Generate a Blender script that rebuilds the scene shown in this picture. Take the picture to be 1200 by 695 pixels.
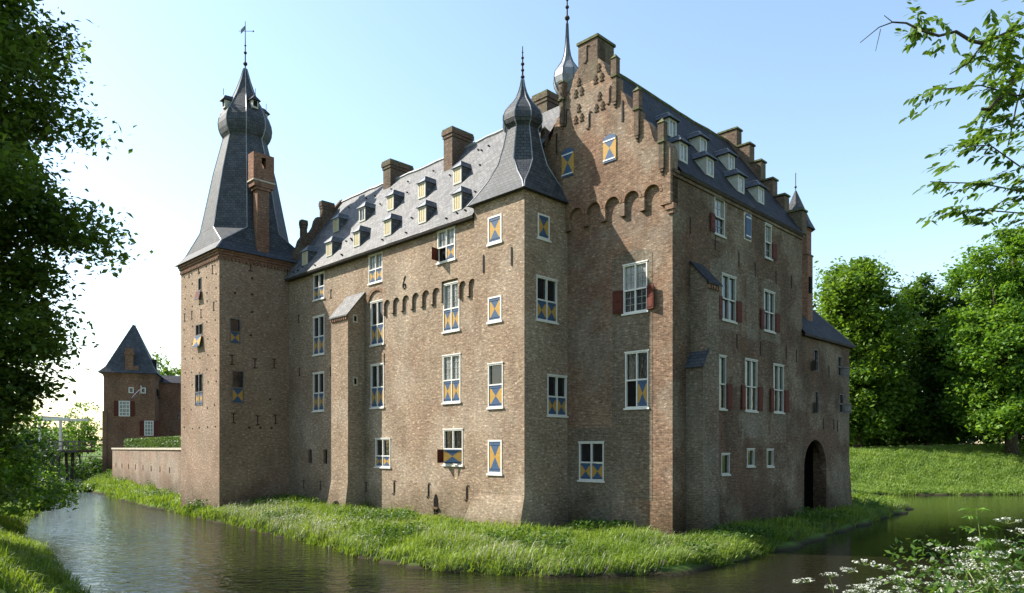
import bpy, bmesh, math, random
import numpy as np
from math import sin, cos, pi, radians, atan2, hypot, sqrt
random.seed(7)
RNG = np.random.default_rng(11)
S = bpy.context.scene
COL = S.collection
for o in list(bpy.data.objects):
    bpy.data.objects.remove(o)

# ------------------------------------------------------------------ camera, sky, sun, exposure
EYE = 4.6                                   # metres above the water
cam_d = bpy.data.cameras.new('camera')
cam = bpy.data.objects.new('camera', cam_d)
COL.objects.link(cam)
cam.location = (0, 0, EYE)
cam.rotation_euler = (radians(90), 0, 0)
cam_d.sensor_width = 36
cam_d.lens = 36 * 837 / 1200
cam_d.shift_y = 177.5 / 1200
cam_d.clip_start = 0.1
cam_d.clip_end = 6000
S.camera = cam

SUN_EL, SUN_AZ = radians(41), atan2(-0.977, 0.212)      # azimuth from +Y towards +X
world = bpy.data.worlds.new('World')
S.world = world
world.use_nodes = True
wn = world.node_tree.nodes
bg = wn['Background']
sky = wn.new('ShaderNodeTexSky')
sky.sky_type = 'NISHITA'
sky.sun_disc = False
sky.sun_elevation = SUN_EL
sky.sun_rotation = SUN_AZ
sky.air_density = 1.4
sky.dust_density = 0.8
sky.ozone_density = 1.5
world.node_tree.links.new(sky.outputs['Color'], bg.inputs['Color'])
bg.inputs['Strength'].default_value = 0.115
sun_d = bpy.data.lights.new('sun', 'SUN')
sun_d.energy = 5.0
sun_d.angle = radians(0.5)
sun_d.color = (1.0, 0.93, 0.82)
sun = bpy.data.objects.new('sun', sun_d)
COL.objects.link(sun)
sx, sy, sz = sin(SUN_AZ) * cos(SUN_EL), cos(SUN_AZ) * cos(SUN_EL), sin(SUN_EL)
sun.rotation_euler = (pi / 2 - SUN_EL, 0, atan2(sx, -sy) )
sun.location = (-60, 10, 60)
S.view_settings.view_transform = 'Standard'
S.view_settings.look = 'None'
S.view_settings.exposure = 1.3
S.view_settings.gamma = 1.0

# ------------------------------------------------------------------ materials
def mat(name):
    m = bpy.data.materials.new(name)
    m.use_nodes = True
    nt = m.node_tree
    return m, nt, nt.nodes['Principled BSDF']

def nd(nt, typ, **kw):
    n = nt.nodes.new(typ)
    for k, v in kw.items():
        if k in n.inputs.keys():
            n.inputs[k].default_value = v
        else:
            setattr(n, k, v)
    return n

def ramp(nt, src, stops):
    r = nt.nodes.new('ShaderNodeValToRGB')
    e = r.color_ramp.elements
    while len(e) < len(stops):
        e.new(0.5)
    for i, (p, c) in enumerate(stops):
        e[i].position = p
        e[i].color = (*c, 1) if len(c) == 3 else c
    nt.links.new(src, r.inputs[0])
    return r

def mixc(nt, fac, a, b, mode='MIX'):
    m = nt.nodes.new('ShaderNodeMix')
    m.data_type = 'RGBA'
    m.blend_type = mode
    for sock, val in ((m.inputs['Factor'], fac), (m.inputs[6], a), (m.inputs[7], b)):
        if hasattr(val, 'links'):
            nt.links.new(val, sock)
        elif isinstance(val, (int, float)):
            sock.default_value = val
        else:
            sock.default_value = (*val, 1)
    return m.outputs[2]

def g3(a):
    return (a, a, a)

def plain(name, c, rough=0.6, spec=0.3, metal=0.0, vary=0.12, scale=6.0):
    m, nt, p = mat(name)
    tc = nd(nt, 'ShaderNodeTexCoord')
    n = nd(nt, 'ShaderNodeTexNoise', Scale=scale, Detail=5.0)
    nt.links.new(tc.outputs['Object'], n.inputs['Vector'])
    r = ramp(nt, n.outputs[0], [(0.25, g3(1 - vary * 1.6)), (0.75, g3(1 + vary))])
    nt.links.new(mixc(nt, 1.0, c, r.outputs[0], 'MULTIPLY'), p.inputs['Base Color'])
    p.inputs['Roughness'].default_value = rough
    p.inputs['Specular IOR Level'].default_value = spec
    p.inputs['Metallic'].default_value = metal
    return m

def brick_mat(name, c1, c2, mortar, patch, patch_amt=0.5, red=(0.27, 0.115, 0.07), red_amt=0.4, bw=0.26, bh=0.078, dark=0.6, bump=0.5):
    m, nt, p = mat(name)
    L = nt.links
    tc = nd(nt, 'ShaderNodeTexCoord')
    # courses wander a little: warp the coordinates by slow noise
    nw = nd(nt, 'ShaderNodeTexNoise', Scale=0.7, Detail=2.0)
    L.new(tc.outputs['UV'], nw.inputs['Vector'])
    ws = nd(nt, 'ShaderNodeVectorMath', operation='SCALE')
    L.new(nw.outputs[1], ws.inputs[0]); ws.inputs['Scale'].default_value = 0.035
    wa = nd(nt, 'ShaderNodeVectorMath', operation='ADD')
    L.new(tc.outputs['UV'], wa.inputs[0]); L.new(ws.outputs[0], wa.inputs[1])
    b = nd(nt, 'ShaderNodeTexBrick', Scale=1.0)
    b.offset = 0.5
    L.new(wa.outputs[0], b.inputs['Vector'])
    b.inputs['Color1'].default_value = (*c1, 1); b.inputs['Color2'].default_value = (*c2, 1)
    b.inputs['Mortar'].default_value = (*mortar, 1)
    b.inputs['Mortar Size'].default_value = 0.009
    b.inputs['Mortar Smooth'].default_value = 0.25
    b.inputs['Brick Width'].default_value = bw
    b.inputs['Row Height'].default_value = bh
    # single odd bricks, stretched along the courses
    mp = nd(nt, 'ShaderNodeMapping'); L.new(wa.outputs[0], mp.inputs['Vector'])
    mp.inputs['Scale'].default_value = (4.6, 9.5, 3.2)
    n1 = nd(nt, 'ShaderNodeTexNoise', Scale=1.0, Detail=3.0, Roughness=0.75)
    L.new(mp.outputs[0], n1.inputs['Vector'])
    r1 = ramp(nt, n1.outputs[0], [(0.26, g3(0.30)), (0.42, g3(0.86)), (0.55, g3(1.02)), (0.62, g3(1.4)), (0.71, g3(2.3))])
    col = mixc(nt, 1.0, b.outputs['Color'], r1.outputs[0], 'MULTIPLY')
    # wide areas of redder and of greyer, paler masonry
    n2 = nd(nt, 'ShaderNodeTexNoise', Scale=0.26, Detail=4.0, Roughness=0.6)
    L.new(tc.outputs['UV'], n2.inputs['Vector'])
    r2 = ramp(nt, n2.outputs[0], [(0.48, g3(0)), (0.57, g3(patch_amt))])
    col = mixc(nt, r2.outputs[0], col, mixc(nt, 1.0, patch, r1.outputs[0], 'MULTIPLY'))
    n3 = nd(nt, 'ShaderNodeTexNoise', Scale=0.33, Detail=5.0, Roughness=0.65)
    a3 = nd(nt, 'ShaderNodeVectorMath', operation='ADD'); L.new(tc.outputs['UV'], a3.inputs[0]); a3.inputs[1].default_value = (31.0, 17.0, 4.0)
    L.new(a3.outputs[0], n3.inputs['Vector'])
    r3 = ramp(nt, n3.outputs[0], [(0.50, g3(0)), (0.64, g3(red_amt))])
    col = mixc(nt, r3.outputs[0], col, mixc(nt, 1.0, red, r1.outputs[0], 'MULTIPLY'))
    # grime streaks that run down the wall
    ms = nd(nt, 'ShaderNodeMapping'); L.new(tc.outputs['UV'], ms.inputs['Vector'])
    ms.inputs['Scale'].default_value = (0.55, 0.30, 1)
    n4 = nd(nt, 'ShaderNodeTexNoise', Scale=1.0, Detail=6.0, Roughness=0.7)
    L.new(ms.outputs[0], n4.inputs['Vector'])
    r4 = ramp(nt, n4.outputs[0], [(0.34, g3(dark)), (0.60, g3(1.08))])
    col = mixc(nt, 1.0, col, r4.outputs[0], 'MULTIPLY')
    # damp, algae-stained foot
    sp = nd(nt, 'ShaderNodeSeparateXYZ'); L.new(tc.outputs['UV'], sp.inputs[0])
    ad = nd(nt, 'ShaderNodeMath', operation='MULTIPLY_ADD'); L.new(n2.outputs[0], ad.inputs[0]); ad.inputs[1].default_value = 3.0
    L.new(sp.outputs['Y'], ad.inputs[2])
    dv = nd(nt, 'ShaderNodeMath', operation='DIVIDE'); L.new(ad.outputs[0], dv.inputs[0]); dv.inputs[1].default_value = 10.0
    r5 = ramp(nt, dv.outputs[0], [(0.22, (0.50, 0.52, 0.47)), (0.42, (1, 1, 1))])
    col = mixc(nt, 1.0, col, r5.outputs[0], 'MULTIPLY')
    L.new(col, p.inputs['Base Color'])
    p.inputs['Roughness'].default_value = 0.9
    p.inputs['Specular IOR Level'].default_value = 0.15
    hb = nd(nt, 'ShaderNodeMath', operation='MULTIPLY_ADD')
    L.new(n1.outputs[0], hb.inputs[0]); hb.inputs[1].default_value = 0.9
    inv = nd(nt, 'ShaderNodeMath', operation='SUBTRACT'); inv.inputs[0].default_value = 1.0
    L.new(b.outputs['Fac'], inv.inputs[1]); L.new(inv.outputs[0], hb.inputs[2])
    bp = nd(nt, 'ShaderNodeBump', Strength=bump, Distance=0.03)
    L.new(hb.outputs[0], bp.inputs['Height'])
    L.new(bp.outputs[0], p.inputs['Normal'])
    return m

def slate_mat(name, c1, c2, rough=0.5, sw=0.3, sh=0.2, spec=0.45):
    m, nt, p = mat(name)
    L = nt.links
    tc = nd(nt, 'ShaderNodeTexCoord')
    b = nd(nt, 'ShaderNodeTexBrick', Scale=1.0)
    L.new(tc.outputs['UV'], b.inputs['Vector'])
    b.inputs['Color1'].default_value = (*c1, 1); b.inputs['Color2'].default_value = (*c2, 1)
    b.inputs['Mortar'].default_value = (*[x * 0.35 for x in c1], 1)
    b.inputs['Mortar Size'].default_value = 0.018
    b.inputs['Brick Width'].default_value = sw
    b.inputs['Row Height'].default_value = sh
    n = nd(nt, 'ShaderNodeTexNoise', Scale=1.4, Detail=7.0, Roughness=0.7)
    L.new(tc.outputs['UV'], n.inputs['Vector'])
    r = ramp(nt, n.outputs[0], [(0.30, g3(0.58)), (0.5, g3(1.0)), (0.68, g3(1.38))])
    col = mixc(nt, 1.0, b.outputs['Color'], r.outputs[0], 'MULTIPLY')
    n2 = nd(nt, 'ShaderNodeTexNoise', Scale=0.5, Detail=6.0, Roughness=0.75)
    L.new(tc.outputs['UV'], n2.inputs['Vector'])
    r2 = ramp(nt, n2.outputs[0], [(0.58, g3(0)), (0.72, g3(0.35))])
    col = mixc(nt, r2.outputs[0], col, (0.13, 0.12, 0.075))
    L.new(col, p.inputs['Base Color'])
    p.inputs['Roughness'].default_value = rough
    p.inputs['Specular IOR Level'].default_value = spec
    bp = nd(nt, 'ShaderNodeBump', Strength=0.5, Distance=0.03)
    hh = nd(nt, 'ShaderNodeMath', operation='SUBTRACT'); L.new(n.outputs[0], hh.inputs[0]); L.new(b.outputs['Fac'], hh.inputs[1])
    L.new(hh.outputs[0], bp.inputs['Height'])
    L.new(bp.outputs[0], p.inputs['Normal'])
    return m

def leaf_mat(name, c1, c2, trans=0.45, tcol=None):
    m, nt, p = mat(name)
    L = nt.links
    g = nd(nt, 'ShaderNodeNewGeometry')
    tc = nd(nt, 'ShaderNodeTexCoord')
    n = nd(nt, 'ShaderNodeTexNoise', Scale=0.35, Detail=2.0)
    L.new(tc.outputs['Object'], n.inputs['Vector'])
    s = nd(nt, 'ShaderNodeMath', operation='MULTIPLY_ADD'); L.new(g.outputs['Random Per Island'], s.inputs[0]); s.inputs[1].default_value = 0.5
    L.new(n.outputs[0], s.inputs[2])
    r = ramp(nt, s.outputs[0], [(0.40, c1), (1.0, c2)])
    L.new(r.outputs[0], p.inputs['Base Color'])
    p.inputs['Roughness'].default_value = 0.5
    p.inputs['Specular IOR Level'].default_value = 0.25
    t = nd(nt, 'ShaderNodeBsdfTranslucent')
    tm = mixc(nt, 1.0, r.outputs[0], tcol or (1.5, 1.45, 0.55), 'MULTIPLY')
    L.new(tm, t.inputs['Color'])
    mx = nd(nt, 'ShaderNodeMixShader'); mx.inputs[0].default_value = trans
    L.new(p.outputs[0], mx.inputs[1]); L.new(t.outputs[0], mx.inputs[2])
    L.new(mx.outputs[0], nt.nodes['Material Output'].inputs['Surface'])
    return m

M = {}
M['brick_wing'] = brick_mat('brick_wing', (0.28, 0.21, 0.145), (0.19, 0.13, 0.085), (0.29, 0.245, 0.19), (0.31, 0.255, 0.195), 0.5, red=(0.19, 0.115, 0.075), red_amt=0.3, dark=0.78)
M['brick_tower'] = brick_mat('brick_tower', (0.255, 0.182, 0.125), (0.205, 0.14, 0.094), (0.25, 0.20, 0.15), (0.28, 0.215, 0.16), 0.35, red=(0.20, 0.115, 0.075), red_amt=0.3, dark=0.8)
M['brick_gable'] = brick_mat('brick_gable', (0.23, 0.148, 0.095), (0.14, 0.082, 0.052), (0.235, 0.19, 0.145), (0.215, 0.18, 0.14), 0.6, red=(0.165, 0.08, 0.05), red_amt=0.5, dark=0.62)
M['brick_right_shaded'] = brick_mat('brick_right_shaded', (0.12, 0.077, 0.048), (0.068, 0.042, 0.028), (0.145, 0.112, 0.076), (0.175, 0.145, 0.10), 0.8, red=(0.12, 0.062, 0.038), red_amt=0.5, dark=0.65)  # brick albedo lowered, so the shade of this front is in the colour
M['brick_red'] = brick_mat('brick_red', (0.225, 0.12, 0.075), (0.165, 0.083, 0.053), (0.17, 0.12, 0.085), (0.15, 0.10, 0.068), 0.5, red=(0.145, 0.065, 0.043), red_amt=0.4, dark=0.7)
M['brick_arch'] = brick_mat('brick_arch', (0.20, 0.115, 0.07), (0.145, 0.08, 0.05), (0.2, 0.15, 0.11), (0.19, 0.14, 0.10), 0.4, red_amt=0.2, dark=0.8, bw=0.08, bh=0.26)
M['brick_chimney'] = brick_mat('brick_chimney', (0.135, 0.094, 0.066), (0.09, 0.058, 0.042), (0.145, 0.12, 0.09), (0.12, 0.11, 0.072), 0.7, red=(0.115, 0.06, 0.043), red_amt=0.3, dark=0.6)
M['brick_garden'] = brick_mat('brick_garden', (0.24, 0.172, 0.125), (0.18, 0.12, 0.085), (0.24, 0.2, 0.155), (0.25, 0.21, 0.165), 0.6, red_amt=0.15, dark=0.7)
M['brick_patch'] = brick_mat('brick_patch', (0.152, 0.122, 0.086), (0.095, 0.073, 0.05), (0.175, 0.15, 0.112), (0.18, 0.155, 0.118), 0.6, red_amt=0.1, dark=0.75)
M['slate'] = slate_mat('slate', (0.135, 0.134, 0.134), (0.07, 0.072, 0.077), rough=0.65, spec=0.28)
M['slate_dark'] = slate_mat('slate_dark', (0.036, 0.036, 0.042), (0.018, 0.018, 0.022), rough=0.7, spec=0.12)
M['slate_spire'] = slate_mat('slate_spire', (0.062, 0.068, 0.076), (0.038, 0.043, 0.05), rough=0.68, sw=0.3, sh=0.18, spec=0.25)
M['lead'] = plain('lead', (0.20, 0.215, 0.235), 0.45, 0.5, vary=0.2, scale=3)
M['lead_dark'] = plain('lead_dark', (0.06, 0.068, 0.08), 0.4, 0.5, vary=0.25, scale=2)
M['lead_pale'] = plain('lead_pale', (0.17, 0.185, 0.205), 0.5, 0.4, vary=0.35, scale=4)
M['white'] = plain('white_paint', (0.58, 0.57, 0.53), 0.5, 0.4, vary=0.08)
M['cream'] = plain('cream_paint', (0.36, 0.36, 0.31), 0.55, 0.35, vary=0.1)
M['blue'] = plain('blue_paint', (0.042, 0.082, 0.155), 0.65, 0.2, vary=0.12, scale=9)
M['yellow'] = plain('yellow_paint', (0.36, 0.215, 0.05), 0.65, 0.2, vary=0.12, scale=9)
M['paleyellow'] = plain('pale_yellow_paint', (0.42, 0.31, 0.10), 0.65, 0.2, vary=0.12, scale=9)
M['oxblood'] = plain('oxblood_paint', (0.085, 0.022, 0.014), 0.7, 0.15, vary=0.18, scale=9)
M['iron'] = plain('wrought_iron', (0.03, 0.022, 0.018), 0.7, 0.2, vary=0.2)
M['grey'] = plain('glazing_bars', (0.30, 0.30, 0.28), 0.6, 0.3)
M['stone'] = plain('pale_stone', (0.42, 0.37, 0.29), 0.85, 0.15, vary=0.25)
M['gilt'] = plain('gilt', (0.7, 0.45, 0.12), 0.3, 0.5, metal=0.9)
M['dark'] = plain('unlit_room', (0.012, 0.011, 0.010), 0.9, 0.05)  # near-black colour stands in for the shade inside openings
M['wood_dark'] = plain('tarred_wood', (0.055, 0.048, 0.042), 0.8, 0.2, vary=0.3, scale=3)
M['rail'] = plain('weathered_wood', (0.13, 0.12, 0.11), 0.8, 0.2, vary=0.3, scale=3)
M['bark'] = plain('bark', (0.075, 0.06, 0.045), 0.9, 0.1, vary=0.5, scale=5)
M['flagred'] = plain('flag_red', (0.45, 0.03, 0.04), 0.8, 0.1)
M['flagwhite'] = plain('flag_white', (0.78, 0.78, 0.78), 0.8, 0.1)
M['flagblue'] = plain('flag_blue', (0.03, 0.06, 0.25), 0.8, 0.1)
M['coping_moss'] = plain('mossy_coping', (0.10, 0.105, 0.055), 0.9, 0.1, vary=0.4, scale=4)

def glass_mat(name, c, rough):
    m, nt, p = mat(name)
    tc = nd(nt, 'ShaderNodeTexCoord')
    n = nd(nt, 'ShaderNodeTexNoise', Scale=2.2, Detail=2.0)
    nt.links.new(tc.outputs['Object'], n.inputs['Vector'])
    r = ramp(nt, n.outputs[0], [(0.3, [x * 0.6 for x in c]), (0.7, [x * 1.3 for x in c])])
    nt.links.new(r.outputs[0], p.inputs['Base Color'])
    p.inputs['Roughness'].default_value = rough
    p.inputs['Specular IOR Level'].default_value = 0.6
    bp = nd(nt, 'ShaderNodeBump', Strength=0.25, Distance=0.02)
    n2 = nd(nt, 'ShaderNodeTexNoise', Scale=5.0, Detail=1.0)
    nt.links.new(tc.outputs['Object'], n2.inputs['Vector'])
    nt.links.new(n2.outputs[0], bp.inputs['Height'])
    nt.links.new(bp.outputs[0], p.inputs['Normal'])
    return m
M['glass'] = glass_mat('old_glass', (0.010, 0.011, 0.013), 0.12)
M['glass_green'] = glass_mat('green_glass', (0.02, 0.04, 0.03), 0.1)
M['blind'] = glass_mat('glass_over_pale_blind', (0.19, 0.2, 0.19), 0.25)

M['leaf_left'] = leaf_mat('leaf_left', (0.025, 0.055, 0.012), (0.10, 0.155, 0.028), 0.5)
M['leaf_a'] = leaf_mat('leaf_a', (0.045, 0.105, 0.014), (0.13, 0.215, 0.03), 0.45)
M['leaf_b'] = leaf_mat('leaf_b', (0.025, 0.065, 0.012), (0.075, 0.14, 0.022), 0.35)
M['leaf_c'] = leaf_mat('leaf_c', (0.045, 0.115, 0.016), (0.14, 0.25, 0.034), 0.45)
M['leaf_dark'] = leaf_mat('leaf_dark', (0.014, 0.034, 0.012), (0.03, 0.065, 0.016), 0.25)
M['leaf_near'] = leaf_mat('leaf_near', (0.035, 0.085, 0.014), (0.10, 0.17, 0.03), 0.4)
M['leaf_hedge'] = leaf_mat('leaf_hedge', (0.03, 0.065, 0.012), (0.09, 0.15, 0.03), 0.3)
M['grass'] = leaf_mat('grass_blades', (0.065, 0.13, 0.016), (0.20, 0.275, 0.045), 0.35)
M['grass_far'] = leaf_mat('grass_far', (0.07, 0.14, 0.018), (0.16, 0.235, 0.045), 0.35)
M['seed'] = leaf_mat('seed_heads', (0.30, 0.31, 0.22), (0.46, 0.45, 0.34), 0.25, (1.1, 1.1, 0.9))
M['petal'] = leaf_mat('white_florets', (0.32, 0.34, 0.27), (0.58, 0.59, 0.52), 0.25, (1, 1, 0.95))
M['stem'] = leaf_mat('stems', (0.06, 0.11, 0.02), (0.13, 0.15, 0.045), 0.15)

def ground_mat():
    m, nt, p = mat('turf')
    L = nt.links
    tc = nd(nt, 'ShaderNodeTexCoord')
    n = nd(nt, 'ShaderNodeTexNoise', Scale=0.25, Detail=8.0, Roughness=0.7)
    L.new(tc.outputs['Object'], n.inputs['Vector'])
    n2 = nd(nt, 'ShaderNodeTexNoise', Scale=3.0, Detail=6.0, Roughness=0.75)
    L.new(tc.outputs['Object'], n2.inputs['Vector'])
    r = ramp(nt, n.outputs[0], [(0.35, (0.05, 0.095, 0.018)), (0.65, (0.115, 0.17, 0.035))])
    r2 = ramp(nt, n2.outputs[0], [(0.3, g3(0.6)), (0.7, g3(1.25))])
    col = mixc(nt, 1.0, r.outputs[0], r2.outputs[0], 'MULTIPLY')
    sp = nd(nt, 'ShaderNodeSeparateXYZ'); L.new(tc.outputs['Object'], sp.inputs[0])
    rz = ramp(nt, sp.outputs['Z'], [(0.06, g3(0)), (0.22, g3(1))])
    col = mixc(nt, rz.outputs[0], (0.032, 0.027, 0.016), col)
    L.new(col, p.inputs['Base Color'])
    p.inputs['Roughness'].default_value = 0.95
    p.inputs['Specular IOR Level'].default_value = 0.1
    bp = nd(nt, 'ShaderNodeBump', Strength=0.8, Distance=0.15)
    L.new(n2.outputs[0], bp.inputs['Height']); L.new(bp.outputs[0], p.inputs['Normal'])
    return m
M['turf'] = ground_mat()

def water_mat():
    m, nt, p = mat('moat_water')
    L = nt.links
    p.inputs['Base Color'].default_value = (0.013, 0.012, 0.007, 1)
    p.inputs['Roughness'].default_value = 0.04
    p.inputs['IOR'].default_value = 1.33
    tc = nd(nt, 'ShaderNodeTexCoord')
    mp = nd(nt, 'ShaderNodeMapping'); L.new(tc.outputs['Object'], mp.inputs['Vector'])
    mp.inputs['Rotation'].default_value = (0, 0, radians(-25))
    mp.inputs['Scale'].default_value = (1.0, 2.0, 1.0)
    n = nd(nt, 'ShaderNodeTexNoise', Scale=1.6, Detail=4.0, Roughness=0.55, Distortion=0.6)
    L.new(mp.outputs[0], n.inputs['Vector'])
    n2 = nd(nt, 'ShaderNodeTexNoise', Scale=0.09, Detail=2.0)
    L.new(tc.outputs['Object'], n2.inputs['Vector'])
    # open, breezy water to the west; sheltered behind the castle
    sp = nd(nt, 'ShaderNodeSeparateXYZ'); L.new(tc.outputs['Object'], sp.inputs[0])
    mr = nd(nt, 'ShaderNodeMapRange'); L.new(sp.outputs['X'], mr.inputs[0])
    mr.inputs[1].default_value = -8.0; mr.inputs[2].default_value = 16.0; mr.inputs[3].default_value = 1.0; mr.inputs[4].default_value = 0.16
    ml = nd(nt, 'ShaderNodeMath', operation='MULTIPLY'); L.new(mr.outputs[0], ml.inputs[0]); L.new(n2.outputs[0], ml.inputs[1])
    bp = nd(nt, 'ShaderNodeBump', Distance=0.14)
    L.new(ml.outputs[0], bp.inputs['Strength'])
    L.new(n.outputs[0], bp.inputs['Height']); L.new(bp.outputs[0], p.inputs['Normal'])
    return m
M['water'] = water_mat()

# ------------------------------------------------------------------ mesh helpers
class MB:
    def __init__(s):
        s.v, s.f, s.m = [], [], []
    def face(s, pts, mi=0):
        i = len(s.v); s.v += [tuple(p) for p in pts]; s.f.append(tuple(range(i, i + len(pts)))); s.m.append(mi)
    def box(s, x0, x1, y0, y1, z0, z1, mi=0, T=None):
        P = [(x, y, z) for z in (z0, z1) for x, y in ((x0, y0), (x1, y0), (x1, y1), (x0, y1))]
        if T: P = [T(*p) for p in P]
        i = len(s.v); s.v += P
        for q in ((3, 2, 1, 0), (4, 5, 6, 7), (0, 1, 5, 4), (1, 2, 6, 5), (2, 3, 7, 6), (3, 0, 4, 7)):
            s.f.append(tuple(i + k for k in q)); s.m.append(mi)
    def prism(s, poly, T, d0, d1, mi=0, side=None):
        n = len(poly); i = len(s.v)
        s.v += [T(a, b, d0) for a, b in poly] + [T(a, b, d1) for a, b in poly]
        s.f.append(tuple(range(i, i + n))); s.m.append(mi)
        s.f.append(tuple(range(i + 2 * n - 1, i + n - 1, -1))); s.m.append(mi)
        for k in range(n):
            j = (k + 1) % n
            s.f.append((i + j, i + k, i + n + k, i + n + j)); s.m.append(mi if side is None else side)
    def tube(s, path, radii, n=6, mi=0, cap=True):
        i = len(s.v); prev = None
        K = len(path)
        for k, p in enumerate(path):
            a = np.array(path[max(k - 1, 0)], float); b = np.array(path[min(k + 1, K - 1)], float)
            d = b - a; d /= (np.linalg.norm(d) + 1e-9)
            ref = np.array((0, 0, 1.0)) if abs(d[2]) < 0.9 else np.array((1.0, 0, 0))
            e = np.cross(d, ref); e /= np.linalg.norm(e); g = np.cross(d, e)
            r = radii[k] if hasattr(radii, '__len__') else radii
            for j in range(n):
                t = 2 * pi * j / n
                q = np.array(p, float) + (e * cos(t) + g * sin(t)) * r
                s.v.append(tuple(q))
        for k in range(K - 1):
            for j in range(n):
                a = i + k * n + j; b = i + k * n + (j + 1) % n
                s.f.append((a, b, b + n, a + n)); s.m.append(mi)
        if cap:
            s.f.append(tuple(i + j for j in reversed(range(n)))); s.m.append(mi)
            s.f.append(tuple(i + (K - 1) * n + j for j in range(n))); s.m.append(mi)
    def lathe(s, prof, c=(0, 0), n=8, mi=0, ph=0.0):
        i = len(s.v)
        for r, z in prof:
            for j in range(n):
                t = ph + 2 * pi * j / n
                s.v.append((c[0] + r * cos(t), c[1] + r * sin(t), z))
        for k in range(len(prof) - 1):
            for j in range(n):
                a = i + k * n + j; b = i + k * n + (j + 1) % n
                s.f.append((a, b, b + n, a + n)); s.m.append(mi)
        s.f.append(tuple(i + (len(prof) - 1) * n + j for j in range(n))); s.m.append(mi)
        s.f.append(tuple(i + j for j in reversed(range(n)))); s.m.append(mi)
    def build(s, name, mats, parent=None, label=None, uv=True, smooth=False):
        me = bpy.data.meshes.new(name)
        me.from_pydata(s.v, [], s.f)
        if not isinstance(mats, (list, tuple)): mats = [mats]
        for k in mats: me.materials.append(M[k] if isinstance(k, str) else k)
        me.polygons.foreach_set('material_index', s.m)
        if uv:
            l = me.uv_layers.new(name='UVMap')
            for p in me.polygons:
                n = p.normal; h = hypot(n.x, n.y)
                if h < 0.15:
                    for li in p.loop_indices:
                        co = me.vertices[me.loops[li].vertex_index].co; l.data[li].uv = (co.x, co.y)
                else:
                    tx, ty = -n.y / h, n.x / h
                    if abs(tx) > abs(ty):
                        if tx < 0: tx, ty = -tx, -ty
                    elif ty < 0: tx, ty = -tx, -ty
                    for li in p.loop_indices:
                        co = me.vertices[me.loops[li].vertex_index].co
                        l.data[li].uv = (co.x * tx + co.y * ty, co.z / h)
        if smooth:
            me.polygons.foreach_set('use_smooth', [True] * len(me.polygons))
        me.update()
        o = bpy.data.objects.new(name, me); COL.objects.link(o)
        if parent: o.parent = parent
        if label: o['label'] = label
        return o

def big_mesh(name, V, F4, mats, parent=None, mi=None):
    """V (n,3), F4 (m,k) numpy; k verts per face"""
    me = bpy.data.meshes.new(name)
    k = F4.shape[1]
    me.vertices.add(len(V)); me.vertices.foreach_set('co', np.ascontiguousarray(V, dtype=np.float32).ravel())
    me.loops.add(F4.size); me.loops.foreach_set('vertex_index', np.ascontiguousarray(F4, dtype=np.int32).ravel())
    me.polygons.add(len(F4)); me.polygons.foreach_set('loop_start', np.arange(0, F4.size, k, dtype=np.int32))
    for q in (mats if isinstance(mats, (list, tuple)) else [mats]): me.materials.append(M[q])
    if mi is not None: me.polygons.foreach_set('material_index', np.asarray(mi, dtype=np.int32))
    me.update(calc_edges=True)
    o = bpy.data.objects.new(name, me); COL.objects.link(o)
    if parent: o.parent = parent
    return o

def tag(o, label=None, cat=None, group=None, kind=None):
    if label: o['label'] = label
    if cat: o['category'] = cat
    if group: o['group'] = group
    if kind: o['kind'] = kind
    return o

def thing(name, label, cat, loc=(0, 0, 0), rz=0, group=None):
    o = bpy.data.objects.new(name, None); COL.objects.link(o)
    o.empty_display_size = 0.5
    o.location = loc; o.rotation_euler = (0, 0, rz)
    return tag(o, label, cat, group)

# ------------------------------------------------------------------ the land and the moat
ISLAND = [(-49.5, 82), (-30, 57.5), (-20.8, 47), (-11.8, 36.7), (-6.4, 29.8), (-2.5, 26.4), (1.2, 25.4), (4.9, 25.8), (8.3, 27.9), (10.6, 30.6),
          (15.8, 36.7), (25, 47.5), (30.3, 54.6), (29, 60), (24, 70), (15, 82), (0, 100), (-30, 110), (-47, 97)]
OUTER = [(0, 10.4), (-8, 13.5), (-13.4, 22.6), (-25, 36.5), (-31, 46), (-38, 59), (-51, 79), (-61, 92), (-75, 112), (-60, 128), (-30, 134), (2, 122), (19, 86),
         (33, 70.2), (42, 70), (52, 70.5), (80, 74), (95, 60), (92, 28), (45, 18), (18, 11.5), (9, 9.0)]
def dist_poly(P, poly):
    P = np.asarray(P, float); d = np.full(len(P), 1e9); ins = np.zeros(len(P), bool); n = len(poly)
    for i in range(n):
        a = np.array(poly[i]); b = np.array(poly[(i + 1) % n]); ab = b - a
        t = np.clip(((P - a) @ ab) / (ab @ ab), 0, 1)
        d = np.minimum(d, np.linalg.norm(P - (a + t[:, None] * ab), axis=1))
        c = (a[1] > P[:, 1]) != (b[1] > P[:, 1])
        with np.errstate(divide='ignore', invalid='ignore'):
            xi = (b[0] - a[0]) * (P[:, 1] - a[1]) / (b[1] - a[1] if b[1] != a[1] else 1e-9) + a[0]
        ins ^= c & (P[:, 0] < xi)
    return d, ins
def wob(P):
    x, y = P[:, 0], P[:, 1]
    return 0.22 * np.sin(x * 1.3 + y * .7) + 0.18 * np.sin(x * 2.9 - y * 2.1 + 1) + 0.12 * np.sin(y * 4.7 + x * 3.3) + 0.3 * np.sin(x * .43 + 2) * np.cos(y * .37)
def ss(t):
    t = np.clip(t, 0, 1); return t * t * (3 - 2 * t)
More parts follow.
